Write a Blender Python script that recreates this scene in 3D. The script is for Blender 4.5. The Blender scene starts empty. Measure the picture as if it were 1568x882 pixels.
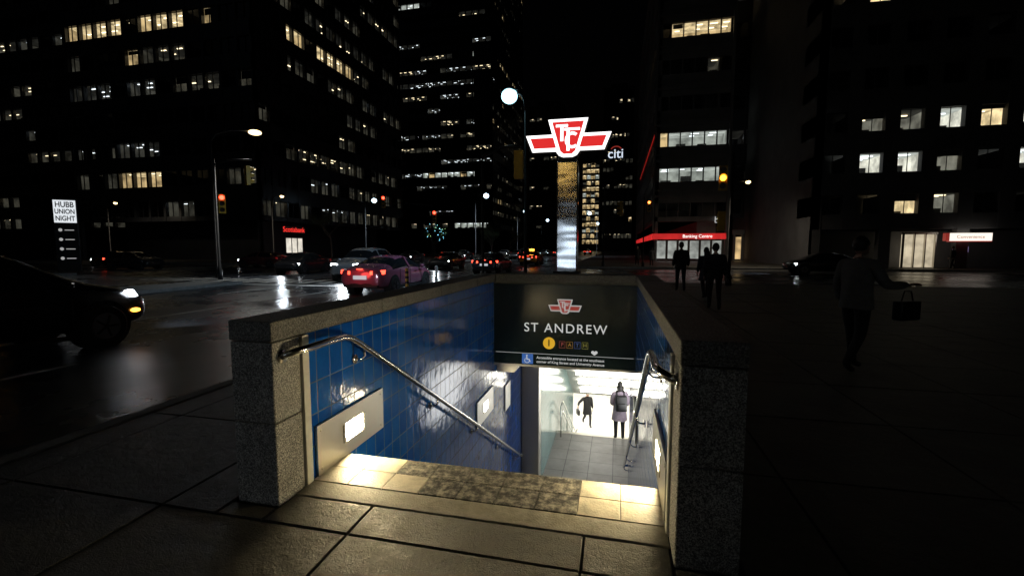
import bpy, math, random
from mathutils import Vector, Matrix, noise
R = random.Random(7)
sc = bpy.context.scene
COL = sc.collection
sc.view_settings.view_transform = 'Standard'
sc.view_settings.look = 'None'
sc.view_settings.exposure = 0

# ------------------------------------------------------------------ materials
def newmat(name):
    m = bpy.data.materials.new(name); m.use_nodes = True
    nt = m.node_tree
    b = nt.nodes['Principled BSDF']
    return m, nt, b
def L(nt, a, b): nt.links.new(a, b)
def coords(nt, scale=(1,1,1)):
    t = nt.nodes.new('ShaderNodeTexCoord'); mp = nt.nodes.new('ShaderNodeMapping')
    mp.inputs['Scale'].default_value = scale
    L(nt, t.outputs['Object'], mp.inputs[0]); return mp.outputs[0]
def ramp(nt, fac, stops):
    r = nt.nodes.new('ShaderNodeValToRGB')
    e = r.color_ramp.elements
    while len(e) > len(stops): e.remove(e[-1])
    while len(e) < len(stops): e.new(0.5)
    for i, (p, c) in enumerate(stops):
        e[i].position = p; e[i].color = (c[0], c[1], c[2], 1)
    L(nt, fac, r.inputs[0]); return r.outputs[0]
def noise_t(nt, vec, scale, detail=5, rough=0.6):
    n = nt.nodes.new('ShaderNodeTexNoise'); n.inputs['Scale'].default_value = scale
    n.inputs['Detail'].default_value = detail; n.inputs['Roughness'].default_value = rough
    L(nt, vec, n.inputs['Vector']); return n.outputs[0]
def bump(nt, b, h, strength=0.3, dist=0.01):
    n = nt.nodes.new('ShaderNodeBump'); n.inputs['Strength'].default_value = strength
    n.inputs['Distance'].default_value = dist
    L(nt, h, n.inputs['Height']); L(nt, n.outputs[0], b.inputs['Normal']); return n
def simple(name, col, rough=0.5, metal=0.0, var=0.15, scale=8, bmp=0.0, coat=0.0):
    m, nt, b = newmat(name)
    v = coords(nt)
    n = noise_t(nt, v, scale)
    lo = [c*(1-var) for c in col]; hi = [min(1, c*(1+var)) for c in col]
    L(nt, ramp(nt, n, [(0.3, lo), (0.7, hi)]), b.inputs['Base Color'])
    r = nt.nodes.new('ShaderNodeMapRange'); r.inputs[3].default_value = max(0.02, rough*0.8); r.inputs[4].default_value = min(1, rough*1.2)
    L(nt, n, r.inputs[0]); L(nt, r.outputs[0], b.inputs['Roughness'])
    b.inputs['Metallic'].default_value = metal
    b.inputs['Coat Weight'].default_value = coat
    if bmp: bump(nt, b, noise_t(nt, v, scale*6), bmp)
    return m
def emis(name, col, s, sample=False, var=0.0, scale=1.5):
    m, nt, b = newmat(name)
    b.inputs['Base Color'].default_value = (0.05, 0.05, 0.05, 1)
    b.inputs['Emission Color'].default_value = (*col, 1)
    b.inputs['Emission Strength'].default_value = s
    if var:
        v = coords(nt)
        n = noise_t(nt, v, scale, 3)
        r = nt.nodes.new('ShaderNodeMapRange')
        r.inputs[1].default_value = 0.35; r.inputs[2].default_value = 0.65
        r.inputs[3].default_value = s*(1-var); r.inputs[4].default_value = s*(1+var)
        L(nt, n, r.inputs[0]); L(nt, r.outputs[0], b.inputs['Emission Strength'])
    if not sample:
        m.cycles.emission_sampling = 'NONE'
    return m

def granite(name, c0, c1, c2):
    m, nt, b = newmat(name)
    v = coords(nt)
    n1 = noise_t(nt, v, 90, 3, 0.7)
    vo = nt.nodes.new('ShaderNodeTexVoronoi'); vo.inputs['Scale'].default_value = 140
    L(nt, v, vo.inputs['Vector'])
    mix = nt.nodes.new('ShaderNodeMath'); mix.operation = 'MULTIPLY_ADD'
    mix.inputs[1].default_value = 0.5; L(nt, vo.outputs['Distance'], mix.inputs[0]); L(nt, n1, mix.inputs[2])
    c = ramp(nt, mix.outputs[0], [(0.55, c0), (0.72, c1), (0.95, c2)])
    big = ramp(nt, noise_t(nt, v, 3.5, 5), [(0.3, (0.6, 0.6, 0.6)), (0.7, (1, 1, 1))])
    mu = nt.nodes.new('ShaderNodeMixRGB'); mu.blend_type = 'MULTIPLY'; mu.inputs[0].default_value = 1
    L(nt, c, mu.inputs[1]); L(nt, big, mu.inputs[2]); L(nt, mu.outputs[0], b.inputs['Base Color'])
    b.inputs['Roughness'].default_value = 0.6
    bump(nt, b, n1, 0.9, 0.008)
    return m
M_gran = granite('speckled_granite', (0.03, 0.03, 0.03), (0.19, 0.19, 0.185), (0.6, 0.59, 0.56))
M_cop = granite('coping_granite', (0.025, 0.025, 0.025), (0.10, 0.10, 0.095), (0.28, 0.28, 0.27))

def tiles(name, axis, w, h, col, colb, mortar, rough=0.12, ms=0.004, offset=0.0, bmp=0.25, wav=7):
    m, nt, b = newmat(name)
    t = nt.nodes.new('ShaderNodeTexCoord'); s = nt.nodes.new('ShaderNodeSeparateXYZ'); c = nt.nodes.new('ShaderNodeCombineXYZ')
    L(nt, t.outputs['Object'], s.inputs[0])
    L(nt, s.outputs[axis[0]], c.inputs[0]); L(nt, s.outputs[axis[1]], c.inputs[1])
    br = nt.nodes.new('ShaderNodeTexBrick'); br.offset = offset
    br.inputs['Scale'].default_value = 1
    br.inputs['Brick Width'].default_value = w; br.inputs['Row Height'].default_value = h
    br.inputs['Mortar Size'].default_value = ms; br.inputs['Mortar Smooth'].default_value = 0.3
    br.inputs['Color1'].default_value = (*col, 1); br.inputs['Color2'].default_value = (*colb, 1)
    br.inputs['Mortar'].default_value = (*mortar, 1)
    L(nt, c.outputs[0], br.inputs['Vector'])
    gr = ramp(nt, noise_t(nt, t.outputs['Object'], 2.5, 6), [(0.25, (0.55, 0.55, 0.55)), (0.65, (1, 1, 1))])
    mu = nt.nodes.new('ShaderNodeMixRGB'); mu.blend_type = 'MULTIPLY'; mu.inputs[0].default_value = 0.8
    L(nt, br.outputs['Color'], mu.inputs[1]); L(nt, gr, mu.inputs[2]); L(nt, mu.outputs[0], b.inputs['Base Color'])
    r = nt.nodes.new('ShaderNodeMapRange'); r.inputs[3].default_value = rough; r.inputs[4].default_value = 0.7
    L(nt, br.outputs['Fac'], r.inputs[0]); L(nt, r.outputs[0], b.inputs['Roughness'])
    wn = noise_t(nt, t.outputs['Object'], wav, 2)
    inv = nt.nodes.new('ShaderNodeMath'); inv.operation = 'SUBTRACT'; L(nt, wn, inv.inputs[0]); L(nt, br.outputs['Fac'], inv.inputs[1])
    bump(nt, b, inv.outputs[0], bmp, 0.006)
    return m
M_blue = tiles('blue_glazed_tile', (1, 2), 0.15, 0.225, (0.005, 0.062, 0.33), (0.009, 0.10, 0.43), (0.06, 0.09, 0.16), 0.11, 0.005, 0, 0.55, 8)
M_teal = tiles('pale_teal_tile', (1, 2), 0.2, 0.2, (0.12, 0.26, 0.27), (0.15, 0.31, 0.31), (0.07, 0.1, 0.1), 0.15)
M_white = tiles('white_wall_tile', (0, 2), 0.3, 0.3, (0.75, 0.76, 0.74), (0.8, 0.8, 0.78), (0.4, 0.4, 0.4), 0.3)
M_whitew = tiles('white_side_tile', (1, 2), 0.3, 0.3, (0.7, 0.72, 0.7), (0.75, 0.75, 0.73), (0.4, 0.4, 0.4), 0.3)
M_floor = tiles('terrazzo_floor', (0, 1), 0.6, 0.6, (0.24, 0.225, 0.21), (0.27, 0.255, 0.24), (0.10, 0.10, 0.10), 0.45, 0.008, 0, 0.1)
M_lfloor = simple('pale_floor', (0.72, 0.71, 0.67), 0.35)

def paver_dark():
    m, nt, b = newmat('mottled_granite_paver')
    v = coords(nt)
    n = noise_t(nt, v, 16, 7, 0.8)
    L(nt, ramp(nt, n, [(0.42, (0.03, 0.03, 0.03)), (0.51, (0.15, 0.145, 0.13)), (0.62, (0.40, 0.38, 0.32))]), b.inputs['Base Color'])
    b.inputs['Roughness'].default_value = 0.5
    bump(nt, b, n, 0.4, 0.006); return m
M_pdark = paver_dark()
M_plight = simple('pale_lamplit_paver', (0.45, 0.42, 0.34), 0.5, 0, 0.3, 11, 0.4)  # pale pavers, colour lightened further for the pools beside the wall lamps

def slabmat():
    m, nt, b = newmat('concrete_pavement')
    v = coords(nt)
    n = noise_t(nt, v, 9, 8, 0.7)
    f = noise_t(nt, v, 120, 3, 0.7)
    ad = nt.nodes.new('ShaderNodeMath'); ad.operation = 'MULTIPLY_ADD'; ad.inputs[1].default_value = 0.5
    L(nt, f, ad.inputs[0]); L(nt, n, ad.inputs[2])
    c = ramp(nt, ad.outputs[0], [(0.55, (0.025, 0.024, 0.021)), (0.8, (0.085, 0.08, 0.067)), (1.0, (0.17, 0.16, 0.13))])
    st = ramp(nt, noise_t(nt, v, 1.3, 6, 0.65), [(0.35, (0.5, 0.5, 0.5)), (0.6, (1, 1, 1))])
    mu = nt.nodes.new('ShaderNodeMixRGB'); mu.blend_type = 'MULTIPLY'; mu.inputs[0].default_value = 1
    L(nt, c, mu.inputs[1]); L(nt, st, mu.inputs[2]); L(nt, mu.outputs[0], b.inputs['Base Color'])
    r = nt.nodes.new('ShaderNodeMapRange'); r.inputs[1].default_value = 0.3; r.inputs[2].default_value = 0.7
    r.inputs[3].default_value = 0.4; r.inputs[4].default_value = 0.75
    L(nt, n, r.inputs[0]); L(nt, r.outputs[0], b.inputs['Roughness'])
    bump(nt, b, ad.outputs[0], 1.0, 0.02); return m
M_slab = slabmat()
def asphalt():
    m, nt, b = newmat('asphalt')
    v = coords(nt)
    n = noise_t(nt, v, 60, 4, 0.7); big = noise_t(nt, v, 0.35, 5)
    L(nt, ramp(nt, big, [(0.3, (0.03, 0.033, 0.04)), (0.7, (0.05, 0.055, 0.063))]), b.inputs['Base Color'])
    r = nt.nodes.new('ShaderNodeMapRange'); r.inputs[1].default_value = 0.3; r.inputs[2].default_value = 0.7
    r.inputs[3].default_value = 0.14; r.inputs[4].default_value = 0.42
    L(nt, big, r.inputs[0]); L(nt, r.outputs[0], b.inputs['Roughness'])
    bump(nt, b, n, 0.4, 0.008); return m
M_asph = asphalt()
M_paint = simple('road_paint', (0.55, 0.55, 0.52), 0.6, 0, 0.35, 12)
M_kerb = simple('kerb_concrete', (0.2, 0.2, 0.19), 0.8, 0, 0.25, 6, 0.3)
M_ground = simple('ground_dark', (0.06, 0.06, 0.06), 0.9)
M_conc = simple('concrete_dark', (0.16, 0.16, 0.15), 0.8, 0, 0.3, 4, 0.3)
M_band = simple('step_edge_concrete', (0.25, 0.235, 0.195), 0.65, 0, 0.3, 14, 0.5)
M_groove = simple('joint_dirt', (0.02, 0.02, 0.018), 0.9)
def steel(name, col, rough, wave=0.0):
    m, nt, b = newmat(name)
    b.inputs['Metallic'].default_value = 1
    b.inputs['Base Color'].default_value = (*col, 1)
    v = coords(nt, (30, 30, 1.5))
    n = noise_t(nt, v, 3, 3)
    r = nt.nodes.new('ShaderNodeMapRange'); r.inputs[3].default_value = rough*0.7; r.inputs[4].default_value = rough*1.4
    L(nt, n, r.inputs[0]); L(nt, r.outputs[0], b.inputs['Roughness'])
    if wave:
        v2 = coords(nt, (1.0, 1.0, 3.2))
        bump(nt, b, noise_t(nt, v2, 1.3, 1, 0.4), wave, 0.03)
    return m
M_steel = steel('stainless_steel', (0.62, 0.62, 0.6), 0.18)
M_steelb = steel('brushed_steel_plate', (0.55, 0.53, 0.48), 0.42)
M_post = steel('polished_steel_post', (0.8, 0.82, 0.86), 0.13, 0.30)
M_trim = simple('white_metal_trim', (0.55, 0.55, 0.5), 0.4)
M_black = simple('black_paint', (0.012, 0.012, 0.013), 0.45)
M_sign = simple('dark_green_sign_enamel', (0.004, 0.014, 0.016), 0.25, 0, 0.1, 3)
M_yel = simple('yellow_signal_housing', (0.55, 0.33, 0.02), 0.5)
M_wtext = emis('white_lettering', (1, 1, 0.98), 0.5)
M_tred = emis('sign_letter_red', (0.8, 0.08, 0.06), 0.3)
M_tblue = emis('sign_blue', (0.02, 0.2, 0.75), 0.4)
M_tyel = emis('sign_yellow', (1.0, 0.55, 0.02), 0.6)
M_logow = emis('lit_white_acrylic', (1, 0.97, 0.96), 2.2, True)
M_logor = emis('lit_red_acrylic', (0.85, 0.03, 0.03), 0.9, True)

# ------------------------------------------------------------------ mesh builder
class MB:
    def __init__(s): s.v = []; s.f = []; s.m = []
    def quad(s, pts, m=0):
        i = len(s.v); s.v += [tuple(p) for p in pts]; s.f.append(tuple(range(i, i+len(pts)))); s.m.append(m)
    def hexa(s, p, m=0):
        i = len(s.v); s.v += [tuple(q) for q in p]
        for f in ((0,3,2,1),(4,5,6,7),(0,1,5,4),(1,2,6,5),(2,3,7,6),(3,0,4,7)):
            s.f.append(tuple(i+k for k in f)); s.m.append(m)
    def box(s, x0,x1,y0,y1,z0,z1,m=0):
        s.hexa([(x0,y0,z0),(x1,y0,z0),(x1,y1,z0),(x0,y1,z0),(x0,y0,z1),(x1,y0,z1),(x1,y1,z1),(x0,y1,z1)],m)
    def prism_x(s, prof, x0, x1, m=0):
        n=len(prof); i=len(s.v)
        s.v += [(x0,p[0],p[1]) for p in prof]+[(x1,p[0],p[1]) for p in prof]
        s.f.append(tuple(range(i,i+n))); s.m.append(m)
        s.f.append(tuple(range(i+2*n-1,i+n-1,-1))); s.m.append(m)
        for k in range(n):
            k2=(k+1)%n; s.f.append((i+k,i+n+k,i+n+k2,i+k2)); s.m.append(m)
    def prism_y(s, prof, y0, y1, m=0):
        n=len(prof); i=len(s.v)
        s.v += [(p[0],y0,p[1]) for p in prof]+[(p[0],y1,p[1]) for p in prof]
        s.f.append(tuple(range(i,i+n))); s.m.append(m)
        s.f.append(tuple(range(i+2*n-1,i+n-1,-1))); s.m.append(m)
        for k in range(n):
            k2=(k+1)%n; s.f.append((i+k,i+n+k,i+n+k2,i+k2)); s.m.append(m)
    def tube(s, pts, rad, m=0, n=8, cap=True):
        pts=[Vector(p) for p in pts]
        if not hasattr(rad,'__len__'): rad=[rad]*len(pts)
        base=len(s.v); prev=None
        for k,p in enumerate(pts):
            if k==0: d=pts[1]-pts[0]
            elif k==len(pts)-1: d=pts[-1]-pts[-2]
            else: d=(pts[k+1]-pts[k]).normalized()+(pts[k]-pts[k-1]).normalized()
            d.normalize()
            if prev is None:
                u=d.orthogonal().normalized()
            else:
                u=(prev-d*prev.dot(d)).normalized()
            prev=u; w=d.cross(u)
            for j in range(n):
                a=2*math.pi*j/n
                s.v.append(tuple(p+(u*math.cos(a)+w*math.sin(a))*rad[k]))
        for k in range(len(pts)-1):
            for j in range(n):
                j2=(j+1)%n
                s.f.append((base+k*n+j,base+k*n+j2,base+(k+1)*n+j2,base+(k+1)*n+j)); s.m.append(m)
        if cap:
            s.f.append(tuple(base+j for j in range(n-1,-1,-1))); s.m.append(m)
            e=base+(len(pts)-1)*n
            s.f.append(tuple(e+j for j in range(n))); s.m.append(m)
    def ellip(s, c, r, m=0, nu=14, nv=10, rot=None):
        base=len(s.v); c=Vector(c)
        for i in range(nv+1):
            th=math.pi*i/nv
            for j in range(nu):
                ph=2*math.pi*j/nu
                p=Vector((r[0]*math.sin(th)*math.cos(ph), r[1]*math.sin(th)*math.sin(ph), r[2]*math.cos(th)))
                if rot: p=rot@p
                s.v.append(tuple(c+p))
        for i in range(nv):
            for j in range(nu):
                j2=(j+1)%nu
                s.f.append((base+i*nu+j,base+(i+1)*nu+j,base+(i+1)*nu+j2,base+i*nu+j2)); s.m.append(m)
    def build(s, name, mats, parent=None, smooth=False, bevel=0, subsurf=0):
        me=bpy.data.meshes.new(name); me.from_pydata(s.v,[],s.f)
        for mt in mats: me.materials.append(mt)
        me.polygons.foreach_set('material_index', s.m)
        if smooth: me.polygons.foreach_set('use_smooth',[True]*len(s.f))
        me.update()
        o=bpy.data.objects.new(name,me); COL.objects.link(o)
        if parent: o.parent=parent
        if bevel:
            b=o.modifiers.new('bevel','BEVEL'); b.width=bevel; b.segments=2; b.limit_method='ANGLE'
        if subsurf:
            b=o.modifiers.new('sub','SUBSURF'); b.levels=subsurf; b.render_levels=subsurf
        return o
def empty(name, loc=(0,0,0), rz=0):
    e=bpy.data.objects.new(name,None); COL.objects.link(e); e.location=loc; e.rotation_euler=(0,0,rz); e.empty_display_size=0.2
    return e
def text(body, size, loc, mat, parent=None, name='lettering', ax='CENTER', space=1.0, rz=0, extr=0.003, bold=0.0, sx=1):
    c=bpy.data.curves.new(name,'FONT'); c.body=body; c.size=size; c.align_x=ax; c.align_y='CENTER'
    c.extrude=extr; c.space_character=space; c.offset=bold
    c.materials.append(mat)
    o=bpy.data.objects.new(name,c); COL.objects.link(o); o.location=loc; o.rotation_euler=(math.pi/2,0,rz); o.scale=(sx,1,1)
    if parent: o.parent=parent
    return o
def spot(parent, loc, col, power, cone=150, aim=(0,0,-1), size=0.15, blend=0.8):
    l=bpy.data.lights.new('lamp_light','SPOT'); l.energy=power; l.color=col; l.spot_size=math.radians(cone); l.spot_blend=blend; l.shadow_soft_size=size
    o=bpy.data.objects.new('lamp_light',l); COL.objects.link(o); o.location=loc
    o.rotation_euler=Vector(aim).to_track_quat('-Z','Y').to_euler(); o.parent=parent
    return o

# ------------------------------------------------------------------ world / camera
w=bpy.data.worlds.new('World'); sc.world=w; w.use_nodes=True
nt=w.node_tree; bg=nt.nodes['Background']
sky=nt.nodes.new('ShaderNodeTexSky'); sky.sky_type='NISHITA'; sky.sun_disc=False
sky.sun_elevation=math.radians(-3); sky.sun_rotation=math.radians(215)
L(nt,sky.outputs[0],bg.inputs[0]); bg.inputs[1].default_value=0.006
sl=bpy.data.lights.new('sun','SUN'); sl.energy=0.002; sl.angle=math.radians(0.5); sl.color=(0.7,0.83,1)
so=bpy.data.objects.new('sun',sl); COL.objects.link(so)
so.rotation_euler=Vector((0.55,0.75,-0.35)).to_track_quat('-Z','Y').to_euler()
cd=bpy.data.cameras.new('camera'); co=bpy.data.objects.new('camera',cd); COL.objects.link(co)
co.location=(0,0,1.6); co.rotation_euler=(math.radians(90-5.05),0,math.radians(13.1))
cd.sensor_width=36; cd.lens=15.84; cd.clip_start=0.05; cd.clip_end=5000
sc.camera=co

# ------------------------------------------------------------------ ground
def sheet(name, z, xs, ys, holes, mat):
    mb=MB()
    for i in range(len(xs)-1):
        for j in range(len(ys)-1):
            if (i,j) in holes: continue
            mb.quad([(xs[i],ys[j],z),(xs[i+1],ys[j],z),(xs[i+1],ys[j+1],z),(xs[i],ys[j+1],z)])
    return mb.build(name,[mat])
sheet('ground',-0.14,[-1500,-2.3,0.6,1500],[-1500,2.9,7.5,2500],{(1,1)},M_ground)
mb=MB(); z=-0.136
mb.quad([(-34,-60,z),(-4.6,-60,z),(-4.6,600,z),(-34,600,z)])
mb.quad([(-4.6,24,z),(300,24,z),(300,38,z),(-4.6,38,z)])
mb.quad([(-300,24,z),(-34,24,z),(-34,38,z),(-300,38,z)])
mb.build('road',[M_asph])
mb=MB(); z=-0.132
for x in (-7.9,-11.3,-14.7,-22.9,-26.3,-29.7):
    y=-40
    while y<300:
        if not (19<y<41): mb.quad([(x-.06,y,z),(x+.06,y,z),(x+.06,y+3,z),(x-.06,y+3,z)])
        y+=6
for yy in (20.5,39.5):
    for x in [ -5.2-1.1*i for i in range(26)]:
        mb.quad([(x-.5,yy-1.2,z),(x,yy-1.2,z),(x,yy+1.2,z),(x-.5,yy+1.2,z)])
for x in (-3.4,-36):
    for i in range(11):
        yy=25.0+1.15*i
        mb.quad([(x-1.2,yy,z),(x+1.2,yy,z),(x+1.2,yy+.5,z),(x-1.2,yy+.5,z)])
mb.quad([(-18,18,z),(-4.9,18,z),(-4.9,18.4,z),(-18,18.4,z)])
mb.build('road_markings',[M_paint])
mb=MB()
mb.box(-19.6,-17.4,-60,18,-0.13,0.02); mb.box(-19.6,-17.4,42,400,-0.13,0.02)
mb.build('road_median',[M_kerb],bevel=0.02)
mb=MB()
zs=-0.012
xs=[-4.45,-2.3,0.6,300]; ys=[-60,2.9,7.5,22]
for i in range(3):
    for j in range(3):
        if (i,j)==(1,1): continue
        mb.quad([(xs[i],ys[j],zs),(xs[i+1],ys[j],zs),(xs[i+1],ys[j+1],zs),(xs[i],ys[j+1],zs)])
for (a,b,c,d) in ((-4.45,300,40,600),(-300,-34.15,40,600),(-300,-34.15,-60,22)):
    mb.quad([(a,c,zs),(b,c,zs),(b,d,zs),(a,d,zs)])
mb.build('sidewalk_base',[M_groove])
mb=MB()
def slab(x0,x1,y0,y1,m=0):
    g=0.0045; c=0.006; dz=R.uniform(-0.0025,0.0025)
    tl=[dz+R.uniform(-.0012,.0012) for _ in range(4)]
    x0+=g;x1-=g;y0+=g;y1-=g
    b=[(x0,y0,-0.011),(x1,y0,-0.011),(x1,y1,-0.011),(x0,y1,-0.011)]
    t=[(x0+c,y0+c,tl[0]),(x1-c,y0+c,tl[1]),(x1-c,y1-c,tl[2]),(x0+c,y1-c,tl[3])]
    mb.quad(t,m)
    for k in range(4):
        k2=(k+1)%4; mb.quad([b[k],b[k2],t[k2],t[k]],m)
def cells(x0,x1,y0,y1,stepx=1.3,stepy=1.25,offx=-0.15,offy=2.13):
    i0=math.floor((x0-offx)/stepx); xa=x0
    while xa<x1-1e-4:
        i0+=1; xb=min(x1,offx+i0*stepx)
        if xb-xa<1e-3: continue
        j0=math.floor((y0-offy)/stepy); ya=y0
        while ya<y1-1e-4:
            j0+=1; yb=min(y1,offy+j0*stepy)
            if yb-ya<1e-3: continue
            slab(xa,xb,ya,yb); ya=yb
        xa=xb
cells(-4.4,14,-4,2.13)
cells(-4.4,-2.35,2.13,21.6); cells(0.64,14,2.13,21.6); slab(-2.35,-2.02,2.13,2.265); slab(.31,.64,2.13,2.265); cells(-2.33,.63,7.8,21.6)
slab(-2.015,-1.45,2.13,2.42); slab(-1.45,-0.15,2.13,2.42); slab(-0.15,0.305,2.13,2.42)
mb.build('sidewalk',[M_slab])
far=MB()
for (a,b,c,d) in ((-4.4,60,40,62),(14,60,-4,21.6),(-80,-34.2,-4,21.6),(-80,-34.2,40,62)):
    far.quad([(a,c,0),(b,c,0),(b,d,0),(a,d,0)])
far.build('plaza_pavement',[M_slab])
mb=MB()
for (a,b,c,d) in ((-4.6,-4.42,-60,22),(-4.6,-4.42,40,300),(-34.2,-34,-60,22),(-34.2,-34,40,300)):
    mb.box(a,b,c,d,-0.14,0.003)
for (a,b,c,d) in ((-4.42,300,21.9,22.1),(-4.42,300,39.9,40.1),(-300,-34.2,21.9,22.1),(-300,-34.2,39.9,40.1)):
    mb.box(a,b,c,d,-0.14,0.002)
mb.build('kerb',[M_kerb],bevel=0.02)

# ------------------------------------------------------------------ subway entrance
ent=empty('subway_entrance')
XL,XR=-2.02,0.31
Y0=2.28
mb=MB()
def block(x0,x1,y0,y1,z0,z1,m=0):
    g=0.003; mb.box(x0+g,x1-g,y0+g,y1-g,z0+g,z1-g,m)
for (a,b) in ((-2.33,XL),(XR,0.62)):
    block(a,b,Y0,2.53,-0.05,0.52); block(a,b,Y0,2.53,0.52,1.03)
    block(a-0.004,b+0.004,Y0-0.004,3.6,1.03,1.16,1)
    ycs=[3.6,5.0,6.4,7.62]
    for i in range(3): block(a-0.004,b+0.004,ycs[i],ycs[i+1],1.03,1.16+R.uniform(-.004,.004),1)
for (a,b) in ((-2.33,-2.22),(0.51,0.62)):
    yy=2.53
    while yy<7.5:
        y2=min(7.62,yy+1.3); block(a,b,yy,y2,-0.05,0.5); block(a,b,yy,y2,0.5,1.03); yy=y2
block(-2.2,0.5,7.64,7.78,-0.05,1.04); block(-2.0,.3,7.36,7.8,1.04,1.17,1)
mb.build('granite_blocks',[M_gran,M_cop],ent,bevel=0.009)
mb=MB()
mb.box(-2.21,-2.045,2.531,9.7,-4.2,1.028)
mb.box(0.335,0.5,2.531,9.7,-4.2,1.028)
mb.box(-2.3,-2.04,2.3,2.52,-0.3,1.02); mb.box(.33,.6,2.3,2.52,-.3,1.02)
mb.build('wall_core',[M_conc],ent)
mb=MB()
mb.box(-2.044,XL-0.012,2.60,9.7,-4.1,1.026)
mb.box(XR+0.012,0.334,2.60,9.7,-4.1,1.026)
mb.build('tiled_walls',[M_blue],ent)
mb=MB()
for x0,x1 in ((-2.04,-2.008),(0.298,0.33)):
    mb.box(x0,x1,2.535,2.598,-0.02,1.024)
mb.build('metal_edge_trim',[M_trim],ent,bevel=0.004)
mb=MB()
mb.box(-2.04,0.33,7.40,7.62,-0.40,1.036,0)
mb.build('header_beam',[M_conc],ent)
mb=MB()
mb.box(-2.03,0.32,7.602,9.6,-0.38,-0.2); mb.hexa([(-2.03,9.6,-.38),(0.55,9.6,-.38),(.55,11,-1.3),(-2.03,11,-1.3),(-2.03,9.6,-.2),(.55,9.6,-.2),(.55,11,-1.1),(-2.03,11,-1.1)])
mb.box(-2.03,1.2,11.0,13.2,-1.3,-1.1)
mb.hexa([(-2.03,13.2,-1.3),(1.2,13.2,-1.3),(1.2,18.4,-4.4),(-2.03,18.4,-4.4),(-2.03,13.2,-1.1),(1.2,13.2,-1.1),(1.2,18.4,-4.2),(-2.03,18.4,-4.2)])
mb.box(-6,5,18.4,34,-4.4,-4.2)
mb.build('ceiling',[simple('ceiling_white',(0.5,0.5,0.48),0.6)],ent)
mb=MB()
prof=[(3.02,-0.002)]
y=3.02; zz=0
for i in range(23):
    zz-=0.17; prof.append((y,zz)); y+=0.278; prof.append((y,zz))
prof+= [(y,-4.2),(3.02,-4.2)]
prof=[(3.03,-0.01)]+prof[1:]
mb.prism_x(prof,XL-0.01,XR+0.01,0)
mb.build('stairs',[M_band],ent)
mb=MB()
for i in range(1,23):
    yy=3.02+0.278*i; z2=-0.17*i
    mb.box(XL+0.01,XR-0.01,yy-0.03,yy+0.004,z2-0.03,z2+0.004)
mb.build('stair_nosings',[M_steelb],ent)
prof=[]; y=13.2; zz=-3.91; prof.append((y,zz))
for i in range(18):
    zz-=0.167; prof.append((y,zz)); y+=0.274; prof.append((y,zz))
prof+=[(y,-7.2),(13.2,-7.2)]
mb=MB(); mb.prism_x(prof[1:],-1.66,1.0,0); mb.build('lower_stairs',[M_floor],ent)
mb=MB(); mb.box(-2.0,0.56,9.36,13.2,-4.2,-3.912); mb.build('landing_floor',[M_floor],ent)
mb=MB(); mb.box(-1.66,1.0,13.05,13.205,-3.912,-3.905); mb.build('landing_edge_strip',[M_steelb],ent)
mb=MB(); mb.box(-6,5,18.0,34,-7.2,-6.916); mb.build('concourse_floor',[M_lfloor],ent)
mb=MB(); mb.box(-2.05,-1.66,10.0,18.4,-7.2,-0.3,0); mb.build('corridor_wall',[M_teal],ent)
mb=MB(); mb.box(0.56,0.9,9.7,13.2,-4.2,-0.3,0); mb.box(0.9,1.3,13.2,18.4,-7.2,-0.9,0)
mb.box(-6.2,-6,18.4,34,-7.2,-4.2); mb.box(5,5.2,18.4,34,-7.2,-4.2); mb.build('white_side_walls',[M_whitew],ent)
mb=MB(); mb.box(-6,5,33,33.2,-7.2,-4.2); mb.box(-6,-2.05,18.3,18.5,-7.2,-4.2); mb.box(1.3,5,18.3,18.5,-7.2,-4.2)
mb.build('white_end_wall',[M_white],ent)
mb=MB(); mb.box(-2.03,-1.64,9.702,9.998,-4.0,-0.37); mb.build('corner_column',[M_steelb],ent,bevel=0.01)
mb=MB(); mb.box(0.35,0.6,9.702,9.9,-4.0,-0.37); mb.build('corner_column_right',[M_steelb],ent,bevel=0.01)
mb=MB()
mb.box(XL+0.002,XR-0.002,2.424,2.60,-0.1,0.003,0)
mb.build('edge_band',[M_band],ent,bevel=0.006)
mb=MB()
n=9; wx=(XR-XL)/n
for i in range(n):
    for j in range(2):
        x0=XL+i*wx; y0=2.603+j*0.21
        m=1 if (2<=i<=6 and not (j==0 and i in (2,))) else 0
        mb.box(x0+.002,x0+wx-.002,y0+.002,y0+.208,-0.1,0.004+R.uniform(0,.0015),m)
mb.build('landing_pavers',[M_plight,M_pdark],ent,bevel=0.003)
mb=MB(); mb.box(XL,XR,2.6,3.025,-0.12,-0.02); mb.build('paver_bed',[M_groove],ent)
M_tube=emis('fluorescent_tube',(1.0,0.95,0.82),17,True)
M_tube2=emis('landing_fill_tube',(1.0,0.93,0.78),8,True)
mb=MB()
for (yy,zz,x) in ((10.6,-1.12,-0.6),(12.2,-1.36,-0.6)):
    mb.box(x-.6,x+.6,yy-.08,yy+.08,zz-.05,zz)
mb.build('unseen_landing_fixtures',[M_tube2],ent)  # tubes out of view, added to light the landing floor
M_pan=emis('added_panel_glow',(0.97,0.97,0.95),5,True)
mb=MB(); mb.box(.535,.555,10.3,11.45,-3.0,-1.7); mb.box(.535,.555,11.65,12.8,-3.0,-1.7); mb.build('added_reflection_panels',[M_pan],ent)  # added glowing panels, for streaks on the blue tile and landing light
mb=MB()
for yy in (15.4,16.4,17.5):
    zc=-1.3-(yy-13.2)*0.596
    mb.box(-1.3,0.6,yy-.07,yy+.07,zc-.14,zc-.06)
for yy in (19.5,21.5,23.5,26,29):
    mb.box(-3.5,2.5,yy-.12,yy+.12,-4.48,-4.41)
mb.build('fluorescent_fixtures',[M_tube],ent)

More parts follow.
